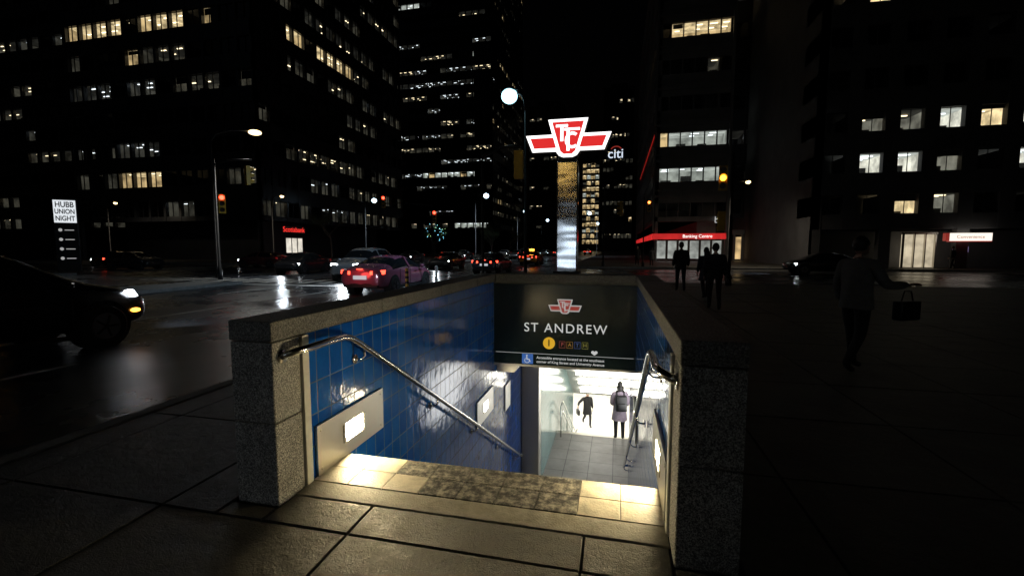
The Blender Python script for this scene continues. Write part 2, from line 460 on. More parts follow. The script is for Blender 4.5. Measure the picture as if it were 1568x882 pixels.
M_lens=emis('wall_lamp_lens',(1.0,0.80,0.44),300,True)
M_lens2=emis('wall_lamp_lens_lower',(1.0,0.86,0.58),100,True)
def wall_light(y,zc,x,side,h=0.18,hw=0.45):
    e=empty('wall_light',(x,y,zc))
    s=side
    mb=MB(); 
    def bx(t0,t1,a,b,c,d,m): mb.box(min(s*t0,s*t1),max(s*t0,s*t1),a,b,c,d,m)
    bx(-0.006,0.014,-hw,-.15,-h,h,0); bx(-0.006,0.014,.15,hw,-h,h,0)
    bx(-0.006,0.014,-.15,.15,.07,h,0); bx(-0.006,0.014,-.15,.15,-h,-.07,0)
    for yy in (-hw+.04,hw-.04):
        for z2 in (-h+.04,h-.04): mb.ellip((s*0.014,yy,z2),(0.006,0.012,0.012),0,8,6)
    mb.build('steel_plate',[M_steelb],e)
    mb=MB(); bx(-0.004,0.006,-.12,.12,-.06,.06,0); mb.build('lamp_lens',[M_lens if zc>0 else M_lens2],e)
    mb=MB(); bx(-0.004,0.020,-.148,-.121,-.069,.069,0); bx(-0.004,0.020,.121,.148,-.069,.069,0); mb.build('lens_frame',[M_steelb],e)
    return e
wall_light(3.1,0.185,XL-0.002,1)
wall_light(6.78,-0.93,XL-0.002,1,0.2)
wall_light(3.1,0.185,XR+0.002,-1)
wall_light(6.78,-0.93,XR+0.002,-1,0.2)
mb=MB(); mb.box(-2.04,-2.01,8.1,8.5,-1.5,-1.0); mb.build('notice_plate',[M_steelb],None,bevel=0.004)
mb=MB(); mb.prism_y([(-2.02,-.42),(-1.62,-.42),(-1.7,-.56),(-2.02,-.56)],7.5,7.95,0); mb.build('metal_corner_box',[M_steelb],None,bevel=0.01)  # small metal box in the underside corner

def handrail(x,wx):
    e=empty('handrail')
    mb=MB()
    d=(wx-x)
    pts=[(wx,2.36,.93),(x+d*.6,2.37,.945),(x+d*.15,2.41,.958),(x,2.5,.96),(x,2.7,.962),(x,2.88,.955),(x,2.96,.935),(x,3.04,.895)]
    yy=3.04
    while yy<9.2:
        yy+=0.5; pts.append((x,min(yy,9.25),.895-(min(yy,9.25)-3.04)*0.6115))
    pts+=[(x,9.34,-2.93),(x+d*.3,9.40,-2.94),(wx,9.42,-2.94)]
    mb.tube(pts,0.024,0,14)
    yb=3.15
    while yb<9.2:
        zb=.895-(yb-3.04)*.6115
        mb.tube([(x,yb,zb-.02),(x,yb,zb-.075),(x+d*.4,yb,zb-.105),(wx,yb,zb-.105)],0.009,0,8)
        mb.tube([(wx-d*.12,yb,zb-.105),(wx,yb,zb-.105)],0.036,0,12)
        yb+=1.45
    mb.tube([(wx-d*.1,2.36,.93),(wx,2.36,.93)],0.045,0,12)
    mb.build('rail',[M_steel],e,smooth=True)
handrail(-1.93,-2.022); handrail(0.22,0.312)
def lrail(x,wx):
    e=empty('handrail'); mb=MB()
    for dz in (0,-.3):
        mb.tube([(x,12.7,-2.98+dz),(x,13.2,-2.98+dz),(x,18.1,-5.98+dz),(x,18.5,-5.98+dz)],.024,0,10)
    for yb in (12.75,14.5,16.3,18.0):
        zf=-3.9 if yb<13.2 else -3.9-(yb-13.2)*.61
        mb.tube([(x,yb,zf),(x,yb,zf+.93)],.02,0,8)
    mb.build('rail',[M_steel],e,smooth=True)
lrail(-1.5,-1.66)

# ------------------------------------------------------------------ logo + signs
def logo(parent, cx, y, z0, s, mw, mr, back=None, depth=0.02):
    out=[(-.33,.62),(.33,.62),(.262,.375),(.71,.375),(.60,.10),(.20,.10),(.15,.03),(.08,0),(-.08,0),(-.15,.03),(-.20,.10),(-.60,.10),(-.71,.375),(-.262,.375)]
    T=lambda P:[(cx+p[0]*s,z0+p[1]*s) for p in P]
    mb=MB()
    mb.prism_y(T(out),y,y+depth,0)
    e1=y-0.004
    mb.prism_y(T([(-.265,.575),(.265,.575),(.125,.10),(.07,.05),(-.07,.05),(-.125,.10)]),e1,y-.0005,1)
    for sg in (1,-1):
        P=[(sg*.245,.325),(sg*.635,.325),(sg*.57,.155),(sg*.195,.155)]
        mb.prism_y(T(P),e1,y-.0005,1)
    e2=y-.008
    def rect(a,b,c,d): mb.prism_y(T([(a,c),(b,c),(b,d),(a,d)]),e2,e1-.0005,0)
    rect(-.20,.0,.49,.53); rect(-.125,-.075,.26,.489); rect(-.06,.20,.43,.47); rect(-.02,.03,.10,.429)
    ring=[]; ri=[]
    for k in range(13):
        a=math.radians(50+k*260/12)
        ring.append((.075+.125*math.cos(a),.27+.135*math.sin(a))); ri.append((.075+.08*math.cos(a),.27+.09*math.sin(a)))
    for k in range(12):
        mb.prism_y(T([ring[k],ring[k+1],ri[k+1],ri[k]]),e2-.002,e1-.0006,0)
    if back:
        o2=[(p[0]*1.04,(p[1]-.31)*1.06+.31) for p in out]
        mb.prism_y(T(o2),y+depth+.001,y+depth+.16,2)
        mb.prism_y(T(out),y+depth+.162,y+depth+.18,0)
    return mb.build('transit_emblem',[mw,mr]+([back] if back else []),parent)
sg=empty('subway_post_sign')
logo(sg,-0.84,7.72,3.12,1.0,M_logow,M_logor,M_black)
mb=MB()
mb.box(-1.03,-0.67,7.80,8.02,-0.02,3.07,0); mb.build('steel_post',[M_post],sg,bevel=0.02)
mb=MB(); mb.box(-1.0,-.7,7.84,7.98,3.07,3.2); mb.box(-1.08,-.62,7.782,8.06,1.0,1.2); mb.build('post_collar',[M_black],sg)

hs=empty('station_entrance_sign')
mb=MB(); mb.box(-2.035,0.322,7.372,7.398,-0.36,1.0,0); mb.box(-2.035,0.322,7.366,7.398,-0.402,-0.363,1)
mb.build('sign_panel',[M_sign,M_steelb],hs)
YS=7.366
M_dimw=emis('printed_white',(0.9,0.9,0.88),0.4)
logo(hs,-0.82,YS,0.52,0.39,M_dimw,M_tred,None,0.004)
text('ST ANDREW',0.215,(-0.82,YS,0.27),M_wtext,hs,space=1.18)
mb=MB()
mb.tube([(-1.08,YS-.004,0.02),(-1.08,YS+.004,0.02)],0.1,0,28); mb.build('line_number_disc',[M_tyel],hs)
text('1',0.15,(-1.08,YS-.006,0.02),M_black,hs,bold=0.003)
cols=[(0.7,0.1,0.1),(0.8,0.4,0.05),(0.1,0.2,0.7),(0.6,0.55,0.1)]
for i,ch in enumerate('PATH'):
    cx=-0.86+i*0.125; mm=emis('path_letter_'+ch,cols[i],0.28)
    mb=MB()
    for (a,b,c,d) in ((-.05,.05,-.055,-.051),(-.05,.05,.051,.055),(-.05,-.046,-.051,.051),(.046,.05,-.051,.051)):
        mb.box(cx+a,cx+b,YS-.003,YS+.003,c+0.005,d+0.005)
    mb.build('letter_box',[mm],hs)
    text(ch,0.085,(cx,YS,0.005),mm,hs)
mb=MB(); mb.box(-2.0,0.29,YS-.001,YS+.003,-.172,-.166); mb.build('rule_line',[M_dimw],hs)
mb=MB(); mb.box(-1.54,-1.35,YS-.002,YS+.003,-.35,-.18); mb.build('accessible_icon_panel',[M_tblue],hs)
mb=MB()
mb.tube([(-1.455,YS-.004,-.205),(-1.455,YS-.002,-.205)],.013,0,12)
mb.prism_y([(-1.465,-.22),(-1.45,-.22),(-1.445,-.265),(-1.41,-.265),(-1.39,-.31),(-1.40,-.315),(-1.42,-.278),(-1.46,-.278)],YS-.005,YS-.0025)
for k in range(14):
    a=math.radians(120+k*17); b=math.radians(120+(k+1)*17)
    c=(-1.452,-.292); r0,r1=.036,.045
    mb.prism_y([(c[0]+r0*math.cos(a),c[1]+r0*math.sin(a)),(c[0]+r1*math.cos(a),c[1]+r1*math.sin(a)),(c[0]+r1*math.cos(b),c[1]+r1*math.sin(b)),(c[0]+r0*math.cos(b),c[1]+r0*math.sin(b))],YS-.005,YS-.0025)
mb.build('wheelchair_symbol',[M_wtext],hs)
text('Accessible entrance located at the southeast',0.062,(-1.29,YS,-.235),M_wtext,hs,ax='LEFT')
text('corner of King Street and University Avenue',0.062,(-1.29,YS,-.305),M_wtext,hs,ax='LEFT')
mb=MB(); mb.prism_y([(-.33,-.15),(-.28,-.11),(-.28,-.085),(-.305,-.07),(-.33,-.088),(-.355,-.07),(-.38,-.085),(-.38,-.11)],YS-.006,YS-.003); mb.build('heart_sticker',[M_wtext],hs)

# ------------------------------------------------------------------ buildings
M_fac1=simple('dark_facade_metal',(0.035,0.037,0.042),0.35,0.3,0.2,0.5)
M_fac2=simple('precast_facade',(0.22,0.215,0.21),0.8,0,0.2,0.7)
M_fac3=simple('stone_facade',(0.10,0.10,0.105),0.8,0,0.25,0.6)
M_core=simple('interior_dark',(0.01,0.01,0.012),0.9)
E=[M_core,  # walls and ceilings emit; the room light is put into their colour
   emis('room_warm_glow',(1.0,0.72,0.34),0.40,var=0.75,scale=.5),
   emis('room_cool_glow',(0.80,0.88,0.78),0.28,var=0.6,scale=.5),
   emis('room_dim_glow',(0.75,0.72,0.55),0.035,var=0.8,scale=.5),
   emis('fixture_warm',(1.0,0.82,0.5),2.8),
   emis('fixture_cool',(0.85,0.95,1.0),2.4),
   emis('ceiling_warm_glow',(1.0,0.78,0.42),0.58,var=0.6,scale=1),
   emis('ceiling_cool_glow',(0.85,0.93,0.85),0.40,var=0.4,scale=1),
   emis('ceiling_dim_glow',(0.7,0.7,0.6),0.012,var=0.7,scale=.6)]
STY={'w':(1,6,4),'c':(2,7,5),'n':(3,8,4),'d':(0,8,5),'e':(0,8,4)}
def facade(S,I,o,a,n,Lg,H,st,first,bay,wh,pier,D,lit,mull=1,rr=None,fixp=1.0):
    rr=rr or R
    def P(s,t,z): return (o[0]+a[0]*s+n[0]*t, o[1]+a[1]*s+n[1]*t, z)
    def fb(mbx,s0,s1,t0,t1,z0,z1,m=0):
        mbx.hexa([P(s0,t0,z0),P(s1,t0,z0),P(s1,t1,z0),P(s0,t1,z0),P(s0,t0,z1),P(s1,t0,z1),P(s1,t1,z1),P(s0,t1,z1)],m)
    nb=max(1,int(round(Lg/bay))); bw=Lg/nb
    nf=int((H-first)/st)
    for k in range(nf+1):
        zb=first+k*st
        z0=(zb-st+wh) if k>0 else max(0,first-0.6)
        z1=zb if k<nf else H
        if k==0: z0=first-0.6
        fb(S,0,Lg,0.04,0.4,z0,z1)
        fb(S,0.4,Lg-.4,0.4,D,z1-0.32-(0.35 if k>0 else 0),z1-0.32)
    for i in range(nb+1):
        fb(S,max(0,i*bw-pier/2),min(Lg,i*bw+pier/2),0,0.45,0 if i in(0,nb) else first-.6,H-0.02)
    if mull:
        for i in range(nb):
            for q in range(mull):
                sx=i*bw+(q+1)*bw/(mull+1)
                fb(S,sx-.04,sx+.04,0.1,0.2,first-.2,H-.5)
    for k in range(nf):
        i=0
        zb=first+k*st; zt=zb+wh
        while i<nb:
            s=lit(k,i)
            j=i+1
            while j<nb and lit(k,j)==s: j+=1
            if s:
                wl,cl,fx=STY[s]
                s0=max(i*bw+0.1,0.3); s1=min(j*bw-0.1,Lg-.3)
                zf=zb-0.3; zc=zt-.03 if s in 'wc' else zt-.06
                dd=min(D-0.1,5.0 if s in 'de' else 3.2)
                def Q(pts,m): I.quad([P(*p) for p in pts],m)
                Q([(s0,.42,zc),(s1,.42,zc),(s1,dd,zc),(s0,dd,zc)],cl)
                Q([(s0,dd,zf),(s1,dd,zf),(s1,dd,zc),(s0,dd,zc)],wl)
                Q([(s0,.42,zf),(s0,dd,zf),(s0,dd,zc),(s0,.42,zc)],wl if s in 'wc' else 3)
                Q([(s1,.42,zf),(s1,dd,zf),(s1,dd,zc),(s1,.42,zc)],wl if s in 'wc' else 3)
                for ss in (s0-.04,s1+.04): fb(S,ss-.02,ss+.02,.42,D,zf,zt)
                x=s0+.5
                while x<s1-.6:
                    for t in (1.0,2.2,3.6,4.6):
                        if t<dd and rr.random()<(.85 if s in 'wc' else .45)*fixp:
                            fb(I,x,x+rr.uniform(.5,1.0),t,t+.15,zc-.07,zc-.02,fx)
                    x+=rr.uniform(1.4,2.6)
                if s in 'wcn':
                    x=s0+rr.uniform(.2,1)
                    while x<s1-.8:
                        hh=rr.uniform(.35,.95) if rr.random()<.8 else wh*.8
                        ww=rr.uniform(.3,1.3)
                        if rr.random()<.75: fb(S,x,x+ww,rr.uniform(.8,1.6),rr.uniform(1.8,2.3),zf,zb+hh*.6)
                        x+=ww+rr.uniform(.3,1.8)
                    if rr.random()<.4:
                        bx=i*bw+.2; fb(S,bx,bx+bw*.8,.46,.49,zt-rr.uniform(.3,.8)*wh*.7,zt)
            i=j
def zones(probs,seed,lo=1,hi=5,special=None):
    rr=random.Random(seed); cache={}
    def lit(k,i):
        if k not in cache:
            row=[]
            fl=rr.random()<.38
            while len(row)<80:
                n=rr.randint(lo,hi); r=rr.random(); acc=0; s=None
                for st,p in probs:
                    acc+=p*(1.5 if fl else .35)
                    if r<acc: s=st; break
                row+=[s]*n+( [None] if rr.random()<.5 else [])
            cache[k]=row
        return cache[k][i]
    return lit
def building(name,x0,x1,y0,y1,H,mat,faces,D=6,plinth=None):
    e=empty(name); S=MB(); I=MB()
    sd={'S':((x0,y0),(1,0),(0,1),x1-x0),'E':((x1,y0),(0,1),(-1,0),y1-y0),'W':((x0,y0),(0,1),(1,0),y1-y0),'N':((x0,y1),(1,0),(0,-1),x1-x0)}
    fs={f[0] for f in faces}
    cx0=x0+(D if 'W' in fs else 0.0); cx1=x1-(D if 'E' in fs else 0.0)
    S.box(cx0,cx1,y0+(D if 'S' in fs else 0),y1-(D if 'N' in fs else 0),0,H-0.3)
    S.box(x0+.41,x1-.41,y0+.41,y1-.41,H-0.6,H-.31)
    S.box(x0+3,x1-3,y0+4,y1-3,H-.31,H+3)
    for f in faces:
        o,a,n,Lg=sd[f[0]]
        facade(S,I,o,a,n,Lg,H,D=D,**f[1])
    S.build('structure',[mat],e)
    if I.f: I.build('interiors',E,e)
    return e
zA=zones([('e',.18),('d',.14),('n',.14),('w',.02),('c',.01)],11,1,4)
def litA_S(k,i):
    if k==6: return None if i in (4,8) else 'w'
    if k==1 and 3<=i<=5: return 'w'
    return zA(k,i)
zA2=zones([('e',.25),('d',.22),('n',.12),('w',.01),('c',.01)],14,1,4)
def litA_E(k,i):
    if k==6 and i<9: return None if i==4 else 'w'
    return zA2(k,i)
A=building('unseen_reflection_building',-71,-42,46.7,84,58,M_fac1,[
  ('S',dict(st=3.8,first=5.6,bay=2.4,wh=1.9,pier=.35,lit=litA_S,mull=1)),
  ('E',dict(st=3.8,first=5.6,bay=2.4,wh=1.9,pier=.35,lit=litA_E,mull=1))])
mb=MB()
mb.box(-41.98,-41.9,50,54.5,3.5,4.5,0); mb.build('bank_sign_panel',[M_black],A)
text('Scotiabank',0.95,(-41.88,52.2,4.0),emis('red_sign_letters',(1,.04,.03),1.3),A,rz=math.pi/2)
mb=MB(); mb.box(-41.99,-41.93,50.6,53.8,1.0,2.9); mb.build('lit_shop_window',[emis('shop_white',(1,.93,.8),.7,var=.3,scale=.8)],A)
mb=MB()
for yy in (50.5,51.6,52.7,53.75): mb.box(-41.92,-41.86,yy,yy+.1,.9,3.0)
mb.build('shop_mullions',[M_black],A)
building('unseen_reflection_building',-135,-73,58,90,60,M_fac1,[('S',dict(st=3.7,first=5,bay=2.6,wh=1.7,pier=.5,lit=zones([('e',.25),('d',.18),('n',.16)],23,1,3),mull=0))])
def specC():
    z=zones([('e',.16),('d',.18),('n',.14),('c',.01)],31,1,5)
    def f(k,i):
        if k==4 and i>3: return 'c' if (i%5) else 'w'
        if k==5 and i>6: return 'd'
        if k==11: return 'd'
        return z(k,i)
    return f
building('office_tower',-70,-38,137,182,105,M_fac1,[
  ('S',dict(st=4.0,first=8,bay=2.2,wh=1.5,pier=.25,lit=specC(),mull=0)),
  ('E',dict(st=4.0,first=8,bay=3.0,wh=1.5,pier=.6,lit=zones([('e',.35),('w',.1),('n',.2),('d',.3)],37,1,2),mull=0))])
building('office_tower',-37,-22,190,215,60,M_fac1,[('S',dict(st=4,first=6,bay=3,wh=1.5,pier=.8,lit=zones([('n',.3),('e',.12)],41,1,2),mull=0))])
Et=building('office_tower',-7,6,205,240,70,M_fac1,[('S',dict(st=3.6,first=6,bay=1.6,wh=1.8,pier=.5,lit=zones([('n',.45),('e',.2),('w',.02)],43,1,3),mull=0))])
text('citi',5.6,(-1.5,204.6,42.2),emis('blue_white_letters',(.75,.85,1),1.0),Et,bold=.03)
mb=MB()
for k in range(10):
    a=math.radians(30+k*12);b=math.radians(42+k*12)
    mb.prism_y([(-1.3+2.3*math.cos(a),43.2+2*math.sin(a)),(-1.3+2.7*math.cos(a),43.2+2.4*math.sin(a)),(-1.3+2.7*math.cos(b),43.2+2.4*math.sin(b)),(-1.3+2.3*math.cos(b),43.2+2*math.sin(b))],204.5,204.7)
mb.build('sign_arc',[M_tred],Et)
building('apartment_tower',-20,-10.5,262,290,53,M_fac2,[('S',dict(st=3.3,first=4,bay=2.4,wh=2.2,pier=.3,lit=lambda k,i:('w','w','c','w','n','w')[(k*7+i*3)%6],mull=0))])
def litF(k,i):
    if k in (1,2): return 'c' if i>0 or k==1 else 'w'
    if k==5: return 'w' if i>0 else None
    if k==4 and i==4: return 'n'
    return None
Fb=building('unseen_reflection_building',4.5,12.9,60,120,46,M_fac2,[
  ('S',dict(st=4.3,first=5.5,bay=1.4,wh=1.7,pier=.1,lit=litF,mull=0)),
  ('W',dict(st=4.3,first=5.5,bay=4,wh=1.7,pier=.4,lit=zones([('n',.1)],5),mull=1))])
mb=MB(); mb.box(4.36,4.44,60,100,15.9,16.05); mb.build('red_light_strip',[emis('red_neon',(.8,.03,.02),.3)],Fb)
mb=MB(); mb.box(4.3,4.48,60,110,2.7,3.4,0); mb.box(4.3,12.9,59.7,59.98,2.7,3.4,0); mb.build('fascia_sign_band',[emis('red_fascia',(.9,.03,.03),.6,var=.3,scale=.4)],Fb)
text('Banking Centre',.55,(9.6,59.66,3.05),emis('fascia_letters',(1,.95,.9),1.5),Fb)
mb=MB()
for i in range(6):
    mb.box(4.9+i*1.3,6.0+i*1.3,59.8,59.95,0.3,2.5)
mb.build('lit_shop_window',[emis('shop_pale',(.9,.95,.88),.3,var=.5,scale=.7)],Fb)
mb=MB()
for i in range(7): mb.box(4.6+i*1.3,4.78+i*1.3,59.7,59.9,0,2.65)
for k in range(9):
    mb.box(4.4,12.95,59.80,59.96,7.9+4.3*k,8.2+4.3*k); mb.box(4.4,12.95,59.84,59.96,8.7+4.3*k,8.85+4.3*k)
mb.box(4.25,4.44,59.8,60.0,3.6,46); mb.box(12.8,13.1,59.7,60.0,0,46)
mb.build('facade_trim',[M_fac2],Fb)
text('b)',1.1,(11.9,59.6,5.0),M_wtext,Fb)
def litG(k,i):
    if k==2: return 'd'
    if k==1 and i in (1,2,3): return 'n'
    if k in(6,): return 'd'
    if k==5 and i==2: return 'n'
    return None
Gb=building('unseen_reflection_building',13.2,30,63,95,52,M_fac1,[('S',dict(st=4.3,first=6,bay=2.0,wh=1.8,pier=.2,lit=litG,mull=0))])
mb=MB(); mb.box(14.5,19,62.7,62.9,.2,3.0); mb.build('lit_shop_window',[emis('shop_warm',(1,.68,.32),.6,var=.5,scale=.6)],Gb)
mb=MB()
for i in range(6): mb.box(14.35+i*.95,14.6+i*.95,62.4,62.65,0,3.4)
mb.box(14.2,22,62.3,62.99,3.3,3.9); mb.build('shop_columns',[M_fac2],Gb)
HX0=15.6
def litH(k,i):
    m={(2,1):'n',(2,2):'n',(2,3):'c',(2,4):'w',(2,5):'c',
       (1,1):'c',(1,2):'c',(1,3):'n',(1,5):'c',(1,7):'n',
       (0,2):'w',(0,3):'n',(0,6):'n',
       (5,1):'w',(5,2):'c',(5,3):'n',(4,5):'n',(3,1):None}
    return m.get((k,i))
def building_H():
    e=empty('stone_office_building'); S=MB(); I=MB()
    x0,x1,y0,y1,H=HX0,62,42,70,36
    bw=2.6; ww=1.6; st=3.25; first=4.3; wh=1.55
    nb=int((x1-x0)/bw)
    S.box(x0,x1,y0+3.6,y1,0,H)
    S.box(x0,x0+.6,y0,y0+3.6,0,H)
    nf=9
    rr=random.Random(3)
    for k in range(nf+1):
        zb=first+k*st; z0=zb-st+wh if k else 3.1
        z1=zb if k<nf else H
        S.box(x0,x1,y0+.02,y0+.5,z0,z1)
        S.box(x0+.6,x1,y0+.5,y0+3.6,z1-.4,z1-.1)
    for i in range(nb+1):
        xc=x0+i*bw
        S.box(max(x0,xc-(bw-ww)/2),min(x1,xc+(bw-ww)/2),y0,y0+.5,3.1,H-.02)
    for i in range(0,nb+1,2):
        xc=x0+i*bw; S.box(max(x0,xc-.4),xc+.4,y0+.01,y0+.6,0,3.1)
    S.box(x0+.6,x1,y0+2.5,y0+2.7,0,3.0)
    for k in range(nf):
        for i in range(nb):
            s=litH(k,i)
            xa=x0+i*bw+(bw-ww)/2; xb=xa+ww; zb=first+k*st; zt=zb+wh
            S.box(xa,xb,y0+.3,y0+.36,zb,zb+.06); S.box(xa+ww/2-.025,xa+ww/2+.025,y0+.31,y0+.35,zb+.06,zt)
            for xx in (xa-.45,xb+.45): S.box(xx-.05,xx+.05,y0+.5,y0+3.5,zb-.1,zt)
            if s:
                wl,cl,fx=STY[s]; xa2=xa-.38; xb2=xb+.38; dd=3.2; zc=zt+.0-.02; zf=zb
                ya=y0+.52; yb=y0+dd
                I.quad([(xa2,ya,zc),(xb2,ya,zc),(xb2,yb,zc),(xa2,yb,zc)],cl)
                I.quad([(xa2,yb,zf),(xb2,yb,zf),(xb2,yb,zc),(xa2,yb,zc)],wl)
                I.quad([(xa2,ya,zf),(xa2,yb,zf),(xa2,yb,zc),(xa2,ya,zc)],wl)
                I.quad([(xb2,ya,zf),(xb2,yb,zf),(xb2,yb,zc),(xb2,ya,zc)],wl)
                for t in (1.1,1.9,2.7):
                    if rr.random()<.8: I.box(xa+.1,xb-.2,y0+t,y0+t+.15,zc-.07,zc-.02,fx)
                S.box(xa+rr.uniform(0,.5),xa+rr.uniform(.7,1.3),y0+1.2,y0+1.7,zb-.1,zb+rr.uniform(.25,.7))
                if rr.random()<.4: S.box(xa,xb,y0+.4,y0+.42,zt-rr.uniform(.2,.6),zt)
    S.build('structure',[M_fac3],e); I.build('interiors',[E[0],emis('room_warm_bright_glow',(1.0,0.78,0.42),0.9,var=0.5,scale=.8),emis('room_cool_bright_glow',(0.95,0.95,0.8),0.7,var=0.5,scale=.8),emis('room_low_glow',(.8,.8,.65),.15,var=.6,scale=.8)]+E[4:],e)  # room surfaces emit here too, standing in for light from the fixtures
    mb=MB(); mb.box(22.6,24.8,43.2,43.3,.05,2.7); mb.build('lit_entrance',[emis('entrance_warm',(1,.85,.6),.5,var=.4,scale=.7)],e)
    mb=MB()
    for x in (22.55,23.3,24.05,24.75): mb.box(x,x+.08,42.9,43.1,0,2.8)
    mb.box(22.5,24.9,42.9,43.1,2.72,2.85); mb.build('door_frame',[M_steelb],e)
    mb=MB(); mb.box(24.9,27.6,41.6,41.95,2.15,2.75); mb.build('light_box_sign',[emis('sign_white',(1,.9,.78),1.2)],e)
    mb=MB(); mb.box(24.65,24.895,41.6,41.95,2.15,2.75); mb.box(24.9,27.6,41.58,41.94,2.08,2.145); mb.build('light_box_red',[M_tred],e)
    text('Convenience',.34,(26.25,41.59,2.45),M_tred,e)
    mb=MB(); mb.box(25.6,26.6,42.3,42.4,1.3,1.7); mb.build('purple_display_window',[emis('purple_glow',(.6,.45,.9),.6,var=.5,scale=3)],e)
building_H()
zR=zones([('w',.2),('c',.2),('d',.2),('e',.15)],71,2,6)
building('unseen_reflection_building',-2,34,-62,-40,50,M_fac2,[('N',dict(st=3.8,first=5,bay=2.6,wh=2.0,pier=.4,lit=zR,mull=0))])  # unseen lit building, added for reflections in post and steel and some ambient
bs=empty('unseen_reflection_shelter',(-3.0,-13,0))  # added behind the camera; its glowing panel reflects in the steel post
mb=MB()
for x in (-1.3,1.3):
    for y in (-.0,-1.2): mb.box(x-.04,x+.04,y-.04,y+.04,0,2.5)
mb.box(-1.5,1.5,-1.4,.15,2.5,2.62); mb.box(-1.1,1.1,-1.1,-.75,.42,.48); mb.box(-1.0,-.95,-1.1,-.8,0,.42); mb.box(.95,1,-1.1,-.8,0,.42)
mb.box(-.72,.72,-.1,-.002,.3,2.4)
mb.build('frame_and_bench',[M_black],bs)
mb=MB(); mb.box(-.64,.64,0,.02,.42,2.3); mb.build('post_reflection_panel',[emis('post_reflection_glow',(.75,.88,1),3.0,var=.5,scale=2)],bs)

# ------------------------------------------------------------------ street lamps
def street_lamp(x,y,h,arm,col,glow,power,aim=(0,0,-1),cone=140,hs=0.30,globe=False):
    e=empty('street_lamp',(x,y,0))
    mb=MB()
    mb.tube([(0,0,-.14),(0,0,.5),(0,0,.52),(0,0,h-.6)],[.14,.14,.07,.05],0,12)
    dx,dy=arm
    mb.tube([(0,0,h-.7),(dx*.15,dy*.15,h-.25),(dx*.5,dy*.5,h),(dx,dy,h+.05)],[.05,.045,.04,.04],0,8)
    ln=math.hypot(dx,dy) or 1
    ux,uy=dx/ln,dy/ln
    rot=Matrix.Rotation(math.atan2(uy,ux),3,'Z')
    mb.ellip((dx+ux*.25,dy+uy*.25,h+(.06 if not globe else hs*.62)),(.36,.15,.06),0,14,8,rot)
    mb.build('pole',[M_black],e,smooth=True)
    mb=MB()
    mb.ellip((dx+ux*.3,dy+uy*.3,h-.03),(hs,hs*.9,hs*.9 if globe else .15),0,16,10,rot)
    mb.build('lamp_head',[glow],e,smooth=True)
    if power: spot(e,(dx+ux*.3,dy+uy*.3,h-.40),col,power,cone,aim)
    return e
G_cool=emis('lamp_glow_cool',(.45,.85,1),3.0); G_warm=emis('lamp_glow_warm',(1,.70,.32),5); G_far=emis('lamp_glow_far',(.6,.85,1),6)
G_refl=emis('amber_reflection_glow',(1,.6,.15),6)
street_lamp(-3.55,17.6,7.5,(-.35,0),(.55,.78,1),G_cool,1500,(-.9,.25,-.6),95,.32,True)
street_lamp(-23.3,22.3,8.5,(1.8,1.0),(.9,.9,.85),G_warm,600,(.5,-.1,-1),130,.36)
for (x,y) in ((-18.5,58),(-18.5,84),(-18.5,112),(-18.5,150),(-36,60),(-4.0,92),(-4,130)):
    street_lamp(x,y,8.5,(1.2 if x<-10 else -1.2,0),(.75,.88,1),G_far,700 if y<100 else 0,(0,0,-1),150,.36,True)
for (x,y,p) in ((-35.5,41,200),(-60,42.5,200),(9,40.8,700)):
    street_lamp(x,y,7.0,(1,0),(1,.85,.65),G_warm,p,(0,.5,-1),150,.2)
street_lamp(-12,-22,9,(-1.2,0),(1,.85,.6),G_warm,0,(0,0,-1),150,.3)  # unseen lamp, added behind the camera as a reflection source
street_lamp(-2.6,-16,6.6,(-.9,0),(1,.7,.3),G_refl,0,(0,0,-1),150,.55)  # unseen amber lamp, added to reflect in the top of the post

Lr=emis('signal_red',(1,.06,.03),7); La=emis('signal_amber',(1,.42,.03),7); Lo=emis('hand_orange',(1,.25,.05),6); Loff=simple('lens_off',(0.03,.02,.02),.3)
def signal_head(mbh,mbl,c,face,lit,s=1.0,hood=True):
    rot=Matrix.Rotation(face,3,'Z'); c=Vector(c)
    def T(p): return tuple(c+rot@(Vector(p)*s))
    def bx(x0,x1,y0,y1,z0,z1,m):
        mbh.hexa([T(q) for q in ((x0,y0,z0),(x1,y0,z0),(x1,y1,z0),(x0,y1,z0),(x0,y0,z1),(x1,y0,z1),(x1,y1,z1),(x0,y1,z1))],m)
    bx(-.1,.1,-.17,.17,-.52,.52,0)
    for k,zc in enumerate((.34,0,-.34)):
        mbl.tube([T((.1,0,zc)),T((.125,0,zc))],.12*s,(1 if lit==k else 0),16)
        for q in range(8):
            a=math.radians(-20+q*27.5); b=math.radians(-20+(q+1)*27.5)
            mbh.quad([T((.1,.15*math.cos(a),zc+.15*math.sin(a))),T((.1,.15*math.cos(b),zc+.15*math.sin(b))),T((.3,.15*math.cos(b),zc+.15*math.sin(b))),T((.3,.15*math.cos(a),zc+.15*math.sin(a)))],0)
def traffic_signal(x,y,h,heads,arm=None,pole_r=.08,mat=None):
    e=empty('traffic_signal',(x,y,0))
    mb=MB(); mb.tube([(0,0,-.14),(0,0,.4),(0,0,.42),(0,0,h)],[.13,.13,pole_r,pole_r*.75],0,10)
    if arm: mb.tube([(0,0,h-.3),(arm[0]*.5,arm[1]*.5,h-.05),(arm[0],arm[1],h-.05)],.05,0,8)
    mb.build('pole',[M_black],e,smooth=True)
    for (dx,dy,z,face,lit,lm,s) in heads:
        a=MB(); b=MB(); signal_head(a,b,(dx,dy,z),math.radians(face),lit,s)
        a.build('housing',[M_yel],e); b.build('lenses',[Loff,lm],e)
    return e
traffic_signal(-21.8,21.0,6.5,[(.3,.1,4.05,-45,0,Lr,1),(1.8,.4,5.6,60,None,Lr,1)],(2,.5))
